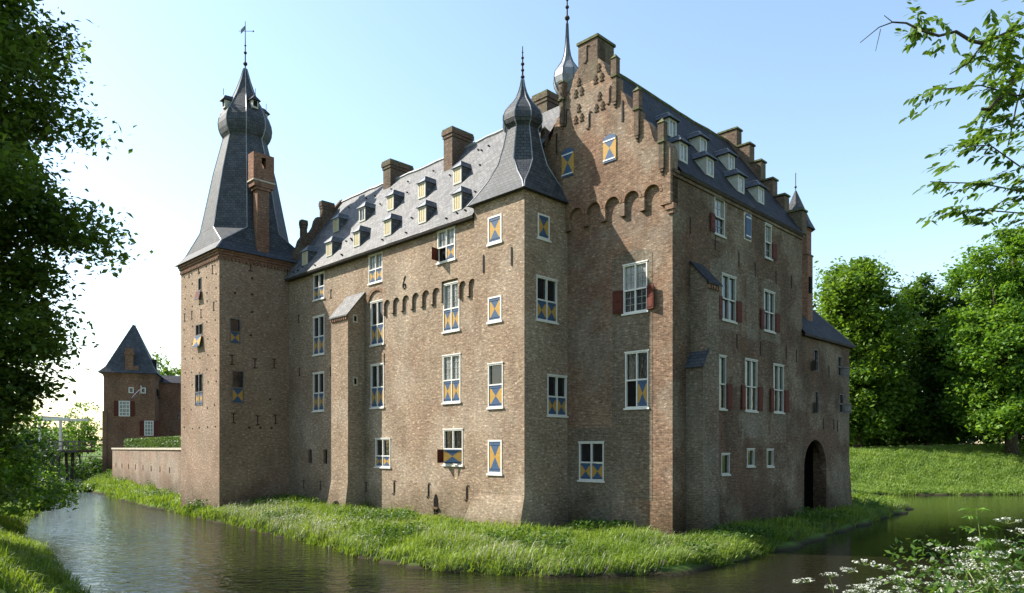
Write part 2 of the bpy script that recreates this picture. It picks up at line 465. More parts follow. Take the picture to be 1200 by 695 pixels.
def height(P):
    P = np.asarray(P, float)
    di, ii = dist_poly(P, ISLAND); do, io = dist_poly(P, OUTER)
    w = wob(P)
    X, Y = P[:, 0], P[:, 1]
    # island
    d1 = np.where(ii, di, -di) + w
    H1 = np.interp(X, [-50, -25, -10, 0, 10, 20, 30], [2.2, 1.05, .75, .55, .65, .95, 1.1])
    h1 = np.where(d1 > 0, 0.16 * ss(d1 / .35) + (H1 - .16) * ss((d1 + 1.2) / 6.5), np.maximum(-1.5, d1 * .8))
    # outer bank
    d2 = np.where(io, -do, do) + w
    right = ss((X - 5) / 15) * ss((Y - 40) / 15)
    near = ss((30 - Y) / 12)
    left = 1 - right
    H2 = right * (4.7) + left * (near * 2.9 + (1 - near) * 2.6)
    W2 = right * 20 + left * (near * 6.5 + (1 - near) * 9)
    n2 = 0.18 * np.sin(X * .31 + 1.0) * np.sin(Y * .27) + .25 * np.sin(X * .11) * right
    h2 = np.where(d2 > 0, 0.18 * ss(d2 / .4) + (H2 + n2 - .18) * ss((d2 + .8) / W2), np.maximum(-1.5, d2 * .8))
    far = np.clip((np.hypot(X, Y) - 130) / 250, 0, 1)
    h2 = h2 + far * 3 * np.sin(X * .013 + 1) * (d2 > 0)
    return np.maximum(h1, h2)

def axis(lo, hi, fine0, fine1, step, coarse):
    a = list(np.arange(fine0, fine1 + 1e-6, step)); s_ = coarse
    x = fine1
    while x < hi: s_ *= 1.35; x += s_; a.append(min(x, hi))
    s_ = coarse; x = fine0
    while x > lo: s_ *= 1.35; x -= s_; a.insert(0, max(x, lo))
    return np.array(a)
ax = axis(-3000, 3000, -70, 75, 0.55, 1.0); ay = axis(-600, 4000, -4, 112, 0.55, 1.0)
gx, gy = np.meshgrid(ax, ay)
GP = np.stack([gx.ravel(), gy.ravel()], 1)
GZ = height(GP)
nx_, ny_ = len(ax), len(ay)
idx = np.arange(nx_ * ny_).reshape(ny_, nx_)
F = np.stack([idx[:-1, :-1].ravel(), idx[:-1, 1:].ravel(), idx[1:, 1:].ravel(), idx[1:, :-1].ravel()], 1)
ground = big_mesh('ground', np.column_stack([GP, GZ]), F, 'turf')
ground.data.polygons.foreach_set('use_smooth', [True] * len(ground.data.polygons))
tag(ground, 'rolling green turf of the moat banks and castle island', 'ground', kind='structure')
wm = MB(); wm.face([(-140, -2, 0), (140, -2, 0), (140, 150, 0), (-140, 150, 0)])
water = tag(wm.build('water', 'water'), 'dark rippled brown water of the castle moat', 'water', kind='structure')

# ------------------------------------------------------------------ the castle, in its own frame:  x runs along the long front, y into it
n_ = hypot(845, 837)
U = (-845 / n_, 837 / n_)
castle = thing('castle', 'large moated brick castle with slate roofs, onion domed towers and blue and yellow shutters', 'castle', (7.19, 32.0, 0), atan2(-U[1], -U[0]))
CX, CY = 7.19, 32.0
def l2w(x, y):
    return (CX - x * U[0] + y * (-U[0] * 0 + 837 / n_), CY - x * U[1] + y * 845 / n_)

class Wall:
    """a wall plane: s runs along it, d is out of it"""
    def __init__(s, axis_, at, sign):
        s.a, s.at, s.sg = axis_, at, sign
    def P(s, t, z, d=0.0):
        return (t, s.at + s.sg * d, z) if s.a == 'x' else (s.at + s.sg * d, t, z)
    def T(s, t, d, z):
        return s.P(t, z, d)
    def TZ(s, t, z, d):
        return s.P(t, z, d)
LONG = Wall('x', -2.87, -1); LONGU = Wall('x', -3.0, -1)
TUL = Wall('x', -3.17, -1); TUR = Wall('y', -6.15, 1)
GAB = Wall('x', 0.0, -1); GABU = Wall('x', -0.18, -1)
RGT = Wall('y', 0.0, 1); ANX = Wall('y', -0.03, 1)
LTL = Wall('x', -7.85, -1); LTR = Wall('y', -29.6, 1)

def wall_grid(mb, W, s0, s1, z0, z1, holes, reveal=0.24, mi=0, batter=None):
    ss_ = sorted({s0, s1, *[h[0] for h in holes], *[h[2] for h in holes]})
    zs_ = sorted({z0, z1, *[h[1] for h in holes], *[h[3] for h in holes]})
    ss_ = [a for a in ss_ if s0 <= a <= s1]; zs_ = [a for a in zs_ if z0 <= a <= z1]
    for i in range(len(ss_) - 1):
        for j in range(len(zs_) - 1):
            cs, cz = (ss_[i] + ss_[i + 1]) / 2, (zs_[j] + zs_[j + 1]) / 2
            if any(h[0] < cs < h[2] and h[1] < cz < h[3] for h in holes): continue
            mb.face([W.P(ss_[i], zs_[j]), W.P(ss_[i + 1], zs_[j]), W.P(ss_[i + 1], zs_[j + 1]), W.P(ss_[i], zs_[j + 1])], mi)
    for a, b, c, e in holes:
        a, c = max(a, s0), min(c, s1); b, e = max(b, z0), min(e, z1)
        if c <= a or e <= b: continue
        r = -reveal
        for p, q in (((a, b), (a, e)), ((c, b), (c, e)), ((a, b), (c, b)), ((a, e), (c, e))):
            mb.face([W.P(*p), W.P(*q), W.P(*q, r), W.P(*p, r)], mi)

# --- windows -------------------------------------------------------
def shutter_panel(W, s0, s1, z0, z1, d, cols=('blue', 'yellow'), name='shutter', parent=None, T=None, label=None, hinges=True):
    T = T or W.P
    mb = MB(); cs, cz = (s0 + s1) / 2, (z0 + z1) / 2; th = 0.035
    q = [(s0, z0), (s1, z0), (s1, z1), (s0, z1)]
    for k in range(4):
        a, b = q[k], q[(k + 1) % 4]
        mb.face([T(*a, d), T(*b, d), T(cs, cz, d)], 0 if k % 2 == 0 else 1)
        mb.face([T(*a, d), T(*b, d), T(*b, d - th), T(*a, d - th)], 0 if k % 2 == 0 else 1)
    mb.face([T(*p, d - th) for p in reversed(q)], 0)
    if hinges:
        for zz in (z0 + .10 * (z1 - z0), z1 - .10 * (z1 - z0)):
            P = [(s, z, dd) for dd in (d, d + .015) for s, z in ((s0, zz - .018), (s1, zz - .018), (s1, zz + .018), (s0, zz + .018))]
            i = len(mb.v); mb.v += [T(*p) for p in P]
            for f in ((4, 5, 6, 7), (0, 1, 5, 4), (1, 2, 6, 5), (2, 3, 7, 6), (3, 0, 4, 7)):
                mb.f.append(tuple(i + k for k in f)); mb.m.append(2)
    return mb.build(name, [cols[0], cols[1], 'lead_dark' if cols[0] != 'blue' else 'blue'], parent, label, uv=False)

def panel_shutter(W, sh, side, z0, z1, w, parent, ang=20, colr='oxblood'):
    """plain red shutter hinged at sh, swung open against the wall; side -1 left, +1 right"""
    mb = MB(); a = radians(ang); th = 0.035
    def T(s, d, z): return W.P(sh + side * (s * cos(a)), z, 0.03 + s * sin(a) + d)
    mb.box(0, w, 0, th, z0, z1, 0, T)
    for za, zb in ((z0 + .07, (z0 + z1) / 2 - .03), ((z0 + z1) / 2 + .03, z1 - .07)):
        mb.box(.07, w - .07, th, th + .018, za, zb, 0, T)
    for zz in (z0 + .12, z1 - .12): mb.box(0, w * .8, th + .018, th + .03, zz - .015, zz + .015, 1, T)
    return mb.build('shutter', [colr, 'iron'], parent, 'dark red panelled shutter swung open', uv=False)

HOLES = {}
def window(W, s0, s1, z0, z1, cols=2, low='hourglass', up='glass', tr=0.47, side=(), lintel=True, fr='white', bars=True, key=None, sw=None, lowglass='glass', label=None, angs={}):
    """frame with mullion and transom, leaded lights above, shutters or lights below"""
    HOLES.setdefault(key or id(W), []).append((s0, z0, s1, z1))
    fw = 0.06; mb = MB(); B = lambda a, b, c, e, d0, d1, m=0: mb.box(a, b, d0, d1, c, e, m, W.T)
    B(s0, s0 + fw, z0, z1, -.14, .025); B(s1 - fw, s1, z0, z1, -.14, .025)
    B(s0 + fw, s1 - fw, z1 - fw, z1, -.14, .022); B(s0 + fw, s1 - fw, z0, z0 + fw, -.14, .022)
    if lintel:
        B(s0 - .07, s1 + .07, z0 - .09, z0 - .002, -.05, .08); B(s0 - .04, s1 + .04, z1 + .002, z1 + .06, -.05, .05)
    a, b, c, e = s0 + fw, s1 - fw, z0 + fw, z1 - fw
    zt = c + (e - c) * tr
    w = MB
    cells_u, cells_l = [], []
    if tr > 0:
        B(a, b, zt - .035, zt + .035, -.13, .018)
    for k in range(cols):
        x0 = a + (b - a) * k / cols + (.03 if k else 0); x1 = a + (b - a) * (k + 1) / cols - (.03 if k < cols - 1 else 0)
        if k: B(x0 - .06, x0, c, e, -.12, .02)
        cells_u.append((x0, x1, zt + .035 if tr > 0 else c, e)); 
        if tr > 0: cells_l.append((x0, x1, c, zt - .035))
    if bars and up == 'blind':
        gl = list(cells_u) + (list(cells_l) if low == 'glass' else [])
        for (x0, x1, y0, y1) in gl:
            nr = max(2, int((y1 - y0) / .30))
            for r in range(1, nr): B(x0, x1, y0 + (y1 - y0) * r / nr - .012, y0 + (y1 - y0) * r / nr + .012, -.085, -.065, 1)
            B((x0 + x1) / 2 - .012, (x0 + x1) / 2 + .012, y0, y1, -.085, -.062, 1)
    o = mb.build('window', [fr, 'grey'], castle, label, uv=False)
    def pane(c4, g):
        q = MB(); q.box(c4[0] - .01, c4[1] + .01, -.115, -.09, c4[2] - .01, c4[3] + .01, 0, W.T); q.build('pane', g, o, uv=False)
    for c4 in cells_u: pane(c4, up)
    for i, c4 in enumerate(cells_l):
        if low == 'glass': pane(c4, lowglass)
        elif low == 'hourglass': shutter_panel(W, c4[0] + .012, c4[1] - .012, c4[2] + .012, c4[3] - .012, -.01, parent=o)
        elif low == 'half':
            if i == 0: pane(c4, 'dark')
            else: shutter_panel(W, c4[0] + .012, c4[1] - .012, c4[2] + .012, c4[3] - .012, -.01, parent=o)
        elif low == 'none': pane(c4, 'dark')
    for sd in side:
        panel_shutter(W, s0 if sd < 0 else s1, sd, z0 + .02, zt + .05, sw or (s1 - s0) * .45, o, ang=angs.get(sd, 20))
    return o

def full_shutter(W, s0, s1, z0, z1, key=None):
    """a framed opening closed by one painted leaf"""
    HOLES.setdefault(key or id(W), []).append((s0, z0, s1, z1))
    fw = .085; mb = MB(); B = lambda a, b, c, e, d0, d1, m=0: mb.box(a, b, d0, d1, c, e, m, W.T)
    B(s0, s0 + fw, z0, z1, -.14, .025); B(s1 - fw, s1, z0, z1, -.14, .025)
    B(s0 + fw, s1 - fw, z1 - fw, z1, -.14, .022); B(s0 + fw, s1 - fw, z0, z0 + fw, -.14, .022)
    B(s0 - .07, s1 + .07, z0 - .1, z0 - .002, -.05, .07)
    o = mb.build('window', 'white', castle, uv=False)
    shutter_panel(W, s0 + fw + .01, s1 - fw - .01, z0 + fw + .01, z1 - fw - .01, .0, parent=o)
    return o

# long wing
for x0 in (-26.2,):
    window(LONG, x0, x0 + 1.42, 14.58, 16.30, key='L'); window(LONG, x0 - .03, x0 + 1.4, 10.88, 13.42, key='L'); window(LONG, x0 - .05, x0 + 1.38, 7.1, 9.63, key='L')
window(LONG, -19.62, -18.17, 14.63, 16.35, up='blind', key='L')
window(LONG, -19.4, -18.03, 10.85, 13.45, tr=.46, key='L')
window(LONG, -19.4, -18.03, 7.05, 9.63, key='L')
window(LONG, -18.9, -17.38, 3.47, 5.15, tr=.38, key='L')
w_c1 = window(LONGU, -12.84, -11.38, 14.65, 16.35, low='half', up='blind', key='LU')
window(LONG, -12.52, -11.18, 10.88, 13.42, up='blind', tr=.47, key='L')
HOLES['LU'].append((-12.52, 10.88, -11.18, 13.54))
window(LONG, -12.55, -11.1, 7.05, 9.57, up='blind', key='L')
# lowest window with its leaf propped out over the sill
w_c4 = window(LONG, -12.49, -10.92, 3.7, 5.58, low='none', tr=.45, key='L', label='low window with one painted shutter propped out and the other swung open')
def tiltT(W, s_h, z_h, ang, flip):
    a = radians(ang)
    def T(s, z, d):
        r = s - s_h
        return W.P(s_h + r * cos(a) - flip * d * sin(a), z, .03 + flip * r * sin(a) + d * cos(a))
    return T
shutter_panel(LONG, -12.05, -11.02, 3.80, 4.52, 0, parent=w_c4, T=tiltT(LONG, -11.02, 0, -24, 1))
panel_shutter(LONG, -12.40, -1, 3.8, 4.52, .45, w_c4, ang=88)
panel_shutter(LONGU, -12.76, 1, 14.74, 15.42, .5, w_c1, ang=80)
# square turret
full_shutter(TUL, -8.67, -7.69, 14.80, 16.15, key='TL')
full_shutter(TUL, -8.67, -7.70, 10.9, 12.14, key='TL')
window(TUL, -8.66, -7.6, 6.62, 8.78, cols=1, tr=.52, key='TL', label='tall single light window with a painted lower shutter')
full_shutter(TUL, -8.67, -7.67, 3.33, 5.0, key='TL')
full_shutter(TUR, -2.24, -1.37, 14.85, 16.05, key='TR')
window(TUR, -2.33, -.81, 10.85, 12.95, key='TR')
window(TUR, -1.53, -.08, 6.22, 8.2, key='TR')
# gable front
window(GAB, -2.67, -1.33, 10.95, 13.22, low='glass', up='blind', lowglass='glass', side=(-1, 1), sw=.5, key='G', label='gable window with two red shutters folded back')
window(GAB, -2.56, -1.27, 6.48, 9.08, low='half', tr=.5, key='G')
window(GAB, -5.38, -3.84, 3.0, 4.87, key='G')
# right front
window(RGT, 3.72, 4.73, 15.03, 16.83, cols=1, low='glass', side=(-1,), sw=.46, fr='cream', up='blind', key='R', angs={-1: 2, 1: 8})
window(RGT, 9.12, 9.92, 14.9, 16.7, cols=1, low='glass', side=(1,), sw=.5, fr='cream', angs={1: 6}, up='blind', key='R')
for a, b, c, e in ((4.44, 5.87, 10.95, 13.18), (9.0, 10.31, 10.95, 13.1), (6.85, 8.22, 6.54, 9.2), (10.16, 11.47, 6.58, 9.2)):
    window(RGT, a, b, c, e, low='glass', up='glass_green', side=(-1, 1), sw=.46, fr='cream', key='R', bars=False, angs={-1: 2, 1: 8})
window(RGT, 4.15, 4.85, 6.52, 9.12, cols=1, low='glass', up='glass_green', side=(1,), sw=.5, fr='cream', angs={1: 6}, key='R', bars=False)
for a, b, c, e in ((4.38, 5.2, 3.3, 4.3), (7.07, 7.88, 3.66, 4.53), (9.35, 10.13, 3.6, 4.51)):
    window(RGT, a, b, c, e, cols=1, tr=0, fr='cream', bars=False, key='R')
for i, (a, b, c, e) in enumerate(((15.73, 16.43, 9.27, 10.6), (19.61, 20.27, 9.23, 10.53), (15.94, 16.51, 6.73, 8.05), (19.83, 20.57, 6.87, 8.11))):
    w_ = window(ANX, a, b, c, e, cols=1, low='none', fr='rail', lintel=False, bars=False, key='A')
    panel_shutter(ANX, a if i % 2 == 0 else b, -1 if i % 2 == 0 else 1, c, c + .65, .5, w_, ang=35, colr='rail')
# corner tower
def box_shutter(W, s0, s1, z0, z1, parent, painted):
    th = tiltT(W, s1, 0, 32, 1)
    T = lambda s, z, d: W.P(s, z, .05 + (z1 - z) * .22 + d)
    if painted: shutter_panel(W, s0, s1, z0, z1, .04, parent=parent, T=T)
    else: shutter_panel(W, s0, s1, z0, z1, .04, cols=('oxblood', 'oxblood'), parent=parent, T=T, label='dark red shutter propped out')
w_ = window(LTL, -33.05, -32.5, 15.5, 16.4, cols=1, tr=0, fr='rail', lintel=False, key='TLL'); box_shutter(LTL, -33.2, -32.45, 14.85, 15.5, w_, False)
w_ = window(LTL, -33.5, -32.3, 12.42, 13.2, cols=2, tr=0, fr='rail', lintel=False, key='TLL'); box_shutter(LTL, -33.5, -32.3, 11.6, 12.38, w_, True)
w_ = window(LTL, -33.6, -32.28, 7.55, 9.75, cols=2, tr=.42, low='hourglass', fr='rail', lintel=False, key='TLL')
window(LTR, -7.14, -6.41, 11.62, 13.3, cols=1, fr='rail', low='hourglass', lintel=False, key='TLR')
window(LTR, -7.02, -6.17, 7.62, 9.8, cols=1, fr='rail', low='hourglass', lintel=False, key='TLR')

# --- walls ---------------------------------------------------------
H = lambda k: HOLES.get(k, [])
def closing(mb, W, key):     # dark room behind every opening
    pass

ZB = -0.6
mb = MB()
# arrow slits and foot holes of the long wing
SLITS = [(-26.95, 3.55, -26.45, 4.5), (-24.95, 3.55, -24.45, 4.5)]
wall_grid(mb, LONG, -29.6, -9.68, ZB, 16.75, H('L') + SLITS)
# rear and end walls
mb.face([(-29.6, 6, ZB), (-9, 6, ZB), (-9, 6, 16.75), (-29.6, 6, 16.75)])
mb.face([(-29.6, -2.87, ZB), (-29.6, 6, ZB), (-29.6, 6, 16.75), (-29.6, -2.87, 16.75)])
wing = mb.build('wing_wall', 'brick_wing', castle, 'long pale brown brick front of the castle wing')
for a, b, c, e in SLITS:
    q = MB(); q.box(a, c, -.3, -.2, b, e, 0, LONG.T); q.build('slit', 'dark', wing, uv=False)

def arch_edge(x0, x1, zs, zt, n=8):
    """arch outline from left springing to right springing"""
    c, r = (x0 + x1) / 2, (x1 - x0) / 2
    return [(x0, zs)] + [(c - r * cos(pi * k / n), zt - r + r * sin(pi * k / n)) for k in range(n + 1)] + [(x1, zs)]

# projecting upper front over a frieze of round arches
def frieze(W, s_start, s_end, n, zs, zt, ztop, gap=.26, depth=.13):
    """returns outline polygon of the projecting slab"""
    pitch = (s_end - s_start) / n
    pts = []
    for k in range(n):
        a = s_start + k * pitch
        pts += arch_edge(a + gap / 2, a + pitch - gap / 2, zs, zt)
    return [(s_start, zs)] + pts + [(s_end, zs)]
mb = MB()
# arches 1..6 left of the tall window, 2 right of it, drawn as slabs that meet it
low_l = frieze(LONGU, -18.0, -12.52, 6, 12.5, 13.36, 13.6)
low_r = frieze(LONGU, -11.18, -9.69, 2, 12.5, 13.36, 13.6, gap=.22)
mb.prism(low_l + [(-12.52, 13.6), (-18.0, 13.6)], LONGU.TZ, 0, -.128, 0, 1)
mb.prism(low_r + [(-9.69, 13.6), (-11.18, 13.6)], LONGU.TZ, 0, -.128, 0, 1)
fr1 = mb.build('blind_arcade', ['brick_wing', 'brick_arch'], castle, 'row of small round headed blind arches on the long front')
mb = MB()
wall_grid(mb, LONGU, -18.0, -9.69, 13.602, 16.72, H('LU'), reveal=.13)
mb.box(-18.0, -17.99, 0, -.128, 13.602, 16.72, 0, LONGU.T)
mb.build('upper_wall', 'brick_wing', castle)
# arched niche head over the window beside the buttress
mb = MB()
mb.prism([(-19.75, 13.5), (-19.6, 13.5)] + arch_edge(-19.6, -17.9, 13.62, 14.12)[1:-1] + [(-17.9, 13.5), (-17.75, 13.5)] + [(-18.8 + 1.05 * cos(pi * k / 8), 13.62 + .65 * sin(pi * k / 8)) for k in range(9)][::1], LONG.TZ, .09, 0.0, 0)
mb.build('window_arch', 'brick_arch', castle)

# square turret with a battered foot
mb = MB()
def turret_side(W, s0, s1, key, z0=2.3):
    wall_grid(mb, W, s0, s1, z0, 17.0, H(key))
turret_side(TUL, -9.69, -6.15, 'TL'); turret_side(TUR, -3.17, 0.3, 'TR')
mb.face([(-9.69, -3.17, 2.3), (-9.69, -2.7, 2.3), (-9.69, -2.7, 17), (-9.69, -3.17, 17)])
mb.face([(-9.69, -3.17, 17), (-6.15, -3.17, 17), (-6.15, .3, 17), (-9.69, .3, 17)])
b0 = [(-10.6, -3.95), (-6.02, -3.95), (-6.02, .3), (-10.6, -2.7)]
b1 = [(-9.69, -3.17), (-6.15, -3.17), (-6.15, .3), (-9.69, -2.7)]
for k in range(3):
    j = (k + 1) % 4
    mb.face([(*b0[k], ZB), (*b0[j], ZB), (*b1[j], 2.3), (*b1[k], 2.3)])
mb.face([(*b0[3], ZB), (*b0[0], ZB), (*b1[0], 2.3), (*b1[3], 2.3)])
turret = mb.build('turret_wall', 'brick_wing', castle, 'square corner turret of pale brick with a battered foot')

# gable front, lower wall and right front
mb = MB(); wall_grid(mb, GAB, -9.3, 0, ZB, 16.9, H('G')); mb.build('gable_wall', 'brick_gable', castle, 'recessed reddish brick front below the gable')
# projecting curved gable
prof = [(0, 17.2), (0, 18.0), (-.12, 18.32), (-.54, 18.35), (-.78, 18.48), (-.92, 18.75), (-1.0, 19.05), (-1.12, 19.42), (-1.32, 19.68), (-1.55, 19.80),
        (-1.74, 19.85), (-1.74, 20.3), (-1.92, 20.36), (-2.12, 20.48), (-2.30, 20.76), (-2.38, 21.0), (-2.5, 21.28), (-2.68, 21.5), (-2.9, 21.63),
        (-3.01, 21.65), (-3.01, 22.3), (-3.25, 22.36), (-3.45, 22.52), (-3.58, 22.78), (-3.66, 23.05), (-3.8, 23.32), (-4.0, 23.52), (-4.09, 23.55), (-4.09, 24.55)]
left = [(-9.3 - a, z) for a, z in prof]
left = [(min(a, -5.29), z) for a, z in left]
zs, zt = 15.55, 16.6
low = []
for k in range(6):
    a0 = -.40 - 1.12 * (k + 1); low.append((a0 + .14, a0 + .98))
bottom = [(-9.3, zs), (-7.05, zs)]
for a, b in reversed(low): bottom += arch_edge(a, b, zs, zt, 10)
outline = bottom + [(0, zs)] + prof + list(reversed(left))
mb = MB(); mb.prism(outline, GABU.TZ, 0, -.62, 0, 0)
gable = mb.build('curved_gable', 'brick_gable', castle, 'curvy Dutch gable with a corbelled arch frieze and stepped brick pinnacles')
for a, b in low:          # arch rings
    c, r = (a + b) / 2, (b - a) / 2
    q = MB()
    ring = [(c - (r + .002) * cos(pi * k / 10), zt - r + (r + .002) * sin(pi * k / 10)) for k in range(11)]
    ring2 = [(c + (r + .13) * cos(pi * k / 10), zt - r + (r + .13) * sin(pi * k / 10)) for k in range(11)]
    q.prism(ring + ring2, GABU.TZ, .02, -.17, 0); q.build('arch_ring', 'brick_arch', gable)
# apex block
mb = MB(); mb.box(-5.29, -4.09, -.185, 1.15, 22.6, 24.62); mb.build('apex_block', 'brick_chimney', gable)
mb = MB(); mb.box(-5.36, -4.02, -.25, 1.22, 24.622, 24.75); mb.build('coping', 'coping_moss', gable)
# pinnacles
PIN = [(-.4, 17.15, 19.3), (-1.74, 19.05, 21.2), (-3.01, 21.05, 23.2)]
for s, z0, z1 in PIN + [(-9.3 - a, b, c) for a, b, c in PIN]:
    q = MB(); w = .125
    q.box(s - w, s + w, -.1, .13, z0, z1 - .9, 0, GABU.T)
    q.box(s - w - .03, s + w + .03, -.14, .16, z1 - .898, z1 - .10, 0, GABU.T)
    q.box(s - w * .7, s + w * .7, 0, .11, z0 - .13, z0 - .002, 0, GABU.T)
    q.box(s - w * .35, s + w * .35, 0, .06, z0 - .26, z0 - .132, 0, GABU.T)
    q.box(s - w - .06, s + w + .06, -.17, .19, z1 - .98, z1 - .90, 1, GABU.T)
    a = [GABU.P(s - w - .06, z1 - .098, -.18), GABU.P(s + w + .06, z1 - .098, -.18), GABU.P(s + w + .06, z1 - .098, .2), GABU.P(s - w - .06, z1 - .098, .2)]
    t = GABU.P(s, z1 + .16, .01)
    for k in range(4): q.face([a[k], a[(k + 1) % 4], t], 1)
    q.face(a, 1)
    q.build('pinnacle', ['brick_chimney', 'coping_moss'], gable)
# small arched shutters high on the gable
def arched_shutter(W, s0, s1, z0, z1, parent, fr=None):
    mb = MB(); r = (s1 - s0) / 2; c = (s0 + s1) / 2; zc = z1 - r * .62
    q = [(s0, z0), (s1, z0)] + [(c + r * cos(pi * k / 8), zc + r * .62 * sin(pi * k / 8)) for k in range(9)]
    ce = (c, (z0 + zc) / 2 + .12); d = .05
    n = len(q)
    for k in range(n):
        a, b = q[k], q[(k + 1) % n]
        vert = abs(a[0] - b[0]) < 1e-6
        mb.face([W.P(*a, d), W.P(*b, d), W.P(*ce, d)], 1 if vert else 0)
        mb.face([W.P(*a, d), W.P(*b, d), W.P(*b, .0), W.P(*a, .0)], 1 if vert else 0)
    for zz in (z0 + .12, zc - .05):
        mb.box(s0, s1 - .05, d, d + .02, zz - .03, zz + .03, 2, W.T)
    return mb.build('shutter', ['blue', 'yellow' if fr is None else 'blue', 'white'], parent, 'round headed painted shutter', uv=False)
arched_shutter(GABU, -6.34, -5.55, 18.3, 19.72, gable); arched_shutter(GABU, -3.71, -2.95, 18.3, 19.62, gable)

# right front
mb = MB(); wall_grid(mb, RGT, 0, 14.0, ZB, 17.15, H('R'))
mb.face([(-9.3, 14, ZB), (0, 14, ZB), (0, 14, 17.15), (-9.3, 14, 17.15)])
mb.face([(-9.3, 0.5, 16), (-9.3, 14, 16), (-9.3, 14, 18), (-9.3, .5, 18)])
mb.build('block_wall', 'brick_right_shaded', castle, 'shaded right front of patchy brick darkened for shade')
# repaired areas: pale brick infill, a finger's breadth proud of the old wall
def infill(W, s0, s1, z0, z1, key, rise, base_d=.012):
    mb = MB()
    W2 = Wall(W.a, W.at + W.sg * base_d, W.sg)
    wall_grid(mb, W2, s0, s1, z0, z1, [h for h in H(key) if h[2] > s0 and h[0] < s1 and h[3] > z0 and h[1] < z1], reveal=.02)
    if rise:
        c, r = (s0 + s1) / 2, (s1 - s0) / 2
        mb.prism([(c + r * cos(pi * k / 10), z1 + .001 + rise * sin(pi * k / 10)) for k in range(11)], W.TZ, base_d, .001, 0)
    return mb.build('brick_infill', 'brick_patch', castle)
infill(RGT, 3.3, 6.25, 10.45, 13.45, 'R', .5); infill(RGT, 7.0, 8.35, 10.3, 13.2, 'R', .75); infill(RGT, 8.7, 11.05, 10.4, 13.35, 'R', .45)
infill(RGT, 3.4, 4.95, 14.7, 17.0 - .25, 'R', 0); infill(RGT, 6.5, 8.7, 5.1, 6.45, 'R', 0); infill(RGT, 9.8, 11.8, 4.9, 6.5, 'R', 0)
infill(GAB, -3.35, -1.05, 2.2, 13.55, 'G', .3); infill(GAB, -6.1, -3.36, ZB, 5.6, 'G', 0)
rs = MB(); rs.box(6.72, 7.55, -.01, .025, 15.35, 16.85, 0, RGT.T); nb = rs.build('niche_surround', 'stone', castle)
arched_shutter(RGT, 6.86, 7.42, 15.45, 16.75, nb, 1).location.x = .03
mb = MB(); mb.box(0, 14.0, .0, .12, 16.95, 17.1, 0, RGT.T); mb.box(0, 14, .0, .07, 16.8, 16.948, 0, RGT.T); mb.build('cornice', 'brick_right_shaded', castle)
# annex with the water gate
ga, gb, gz0, gz1 = 14.35, 17.7, ZB, 5.1
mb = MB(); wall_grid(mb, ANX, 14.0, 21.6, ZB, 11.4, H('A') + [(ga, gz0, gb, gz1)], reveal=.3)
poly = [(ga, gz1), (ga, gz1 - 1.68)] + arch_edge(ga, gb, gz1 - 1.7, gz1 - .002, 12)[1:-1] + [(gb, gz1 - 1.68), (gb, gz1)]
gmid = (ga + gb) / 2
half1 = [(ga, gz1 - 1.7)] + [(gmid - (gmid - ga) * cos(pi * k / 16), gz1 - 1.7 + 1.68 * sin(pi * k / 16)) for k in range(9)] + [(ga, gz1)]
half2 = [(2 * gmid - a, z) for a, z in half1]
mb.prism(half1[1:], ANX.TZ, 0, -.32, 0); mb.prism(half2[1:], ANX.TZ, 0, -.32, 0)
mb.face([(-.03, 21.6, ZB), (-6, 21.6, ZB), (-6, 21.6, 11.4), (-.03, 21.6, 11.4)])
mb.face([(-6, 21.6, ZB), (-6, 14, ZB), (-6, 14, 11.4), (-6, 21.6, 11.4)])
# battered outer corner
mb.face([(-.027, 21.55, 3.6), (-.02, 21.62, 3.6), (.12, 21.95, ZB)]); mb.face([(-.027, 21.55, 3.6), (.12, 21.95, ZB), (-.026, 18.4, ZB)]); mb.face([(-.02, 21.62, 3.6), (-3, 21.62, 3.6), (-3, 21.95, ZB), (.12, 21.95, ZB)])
annex = mb.build('annex_wall', 'brick_right_shaded', castle, 'low brick annex with a dark round arched water gate')
mb = MB()      # passage behind the gate, inner faces coloured near-black for the shade inside
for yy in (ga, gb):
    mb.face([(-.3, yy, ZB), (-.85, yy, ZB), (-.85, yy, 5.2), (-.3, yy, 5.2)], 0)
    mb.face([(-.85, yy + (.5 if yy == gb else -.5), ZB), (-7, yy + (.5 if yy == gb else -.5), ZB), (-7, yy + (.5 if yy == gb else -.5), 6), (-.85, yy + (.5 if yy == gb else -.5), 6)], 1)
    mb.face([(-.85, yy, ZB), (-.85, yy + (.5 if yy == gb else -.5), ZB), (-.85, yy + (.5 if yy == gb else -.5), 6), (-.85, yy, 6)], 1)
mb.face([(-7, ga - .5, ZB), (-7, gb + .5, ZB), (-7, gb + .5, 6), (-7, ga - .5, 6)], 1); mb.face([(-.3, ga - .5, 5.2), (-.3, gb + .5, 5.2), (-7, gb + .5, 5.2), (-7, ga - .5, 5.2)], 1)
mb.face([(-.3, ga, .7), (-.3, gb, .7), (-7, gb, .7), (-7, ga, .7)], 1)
mb.build('gate_passage', ['brick_right_shaded', 'dark'], annex)

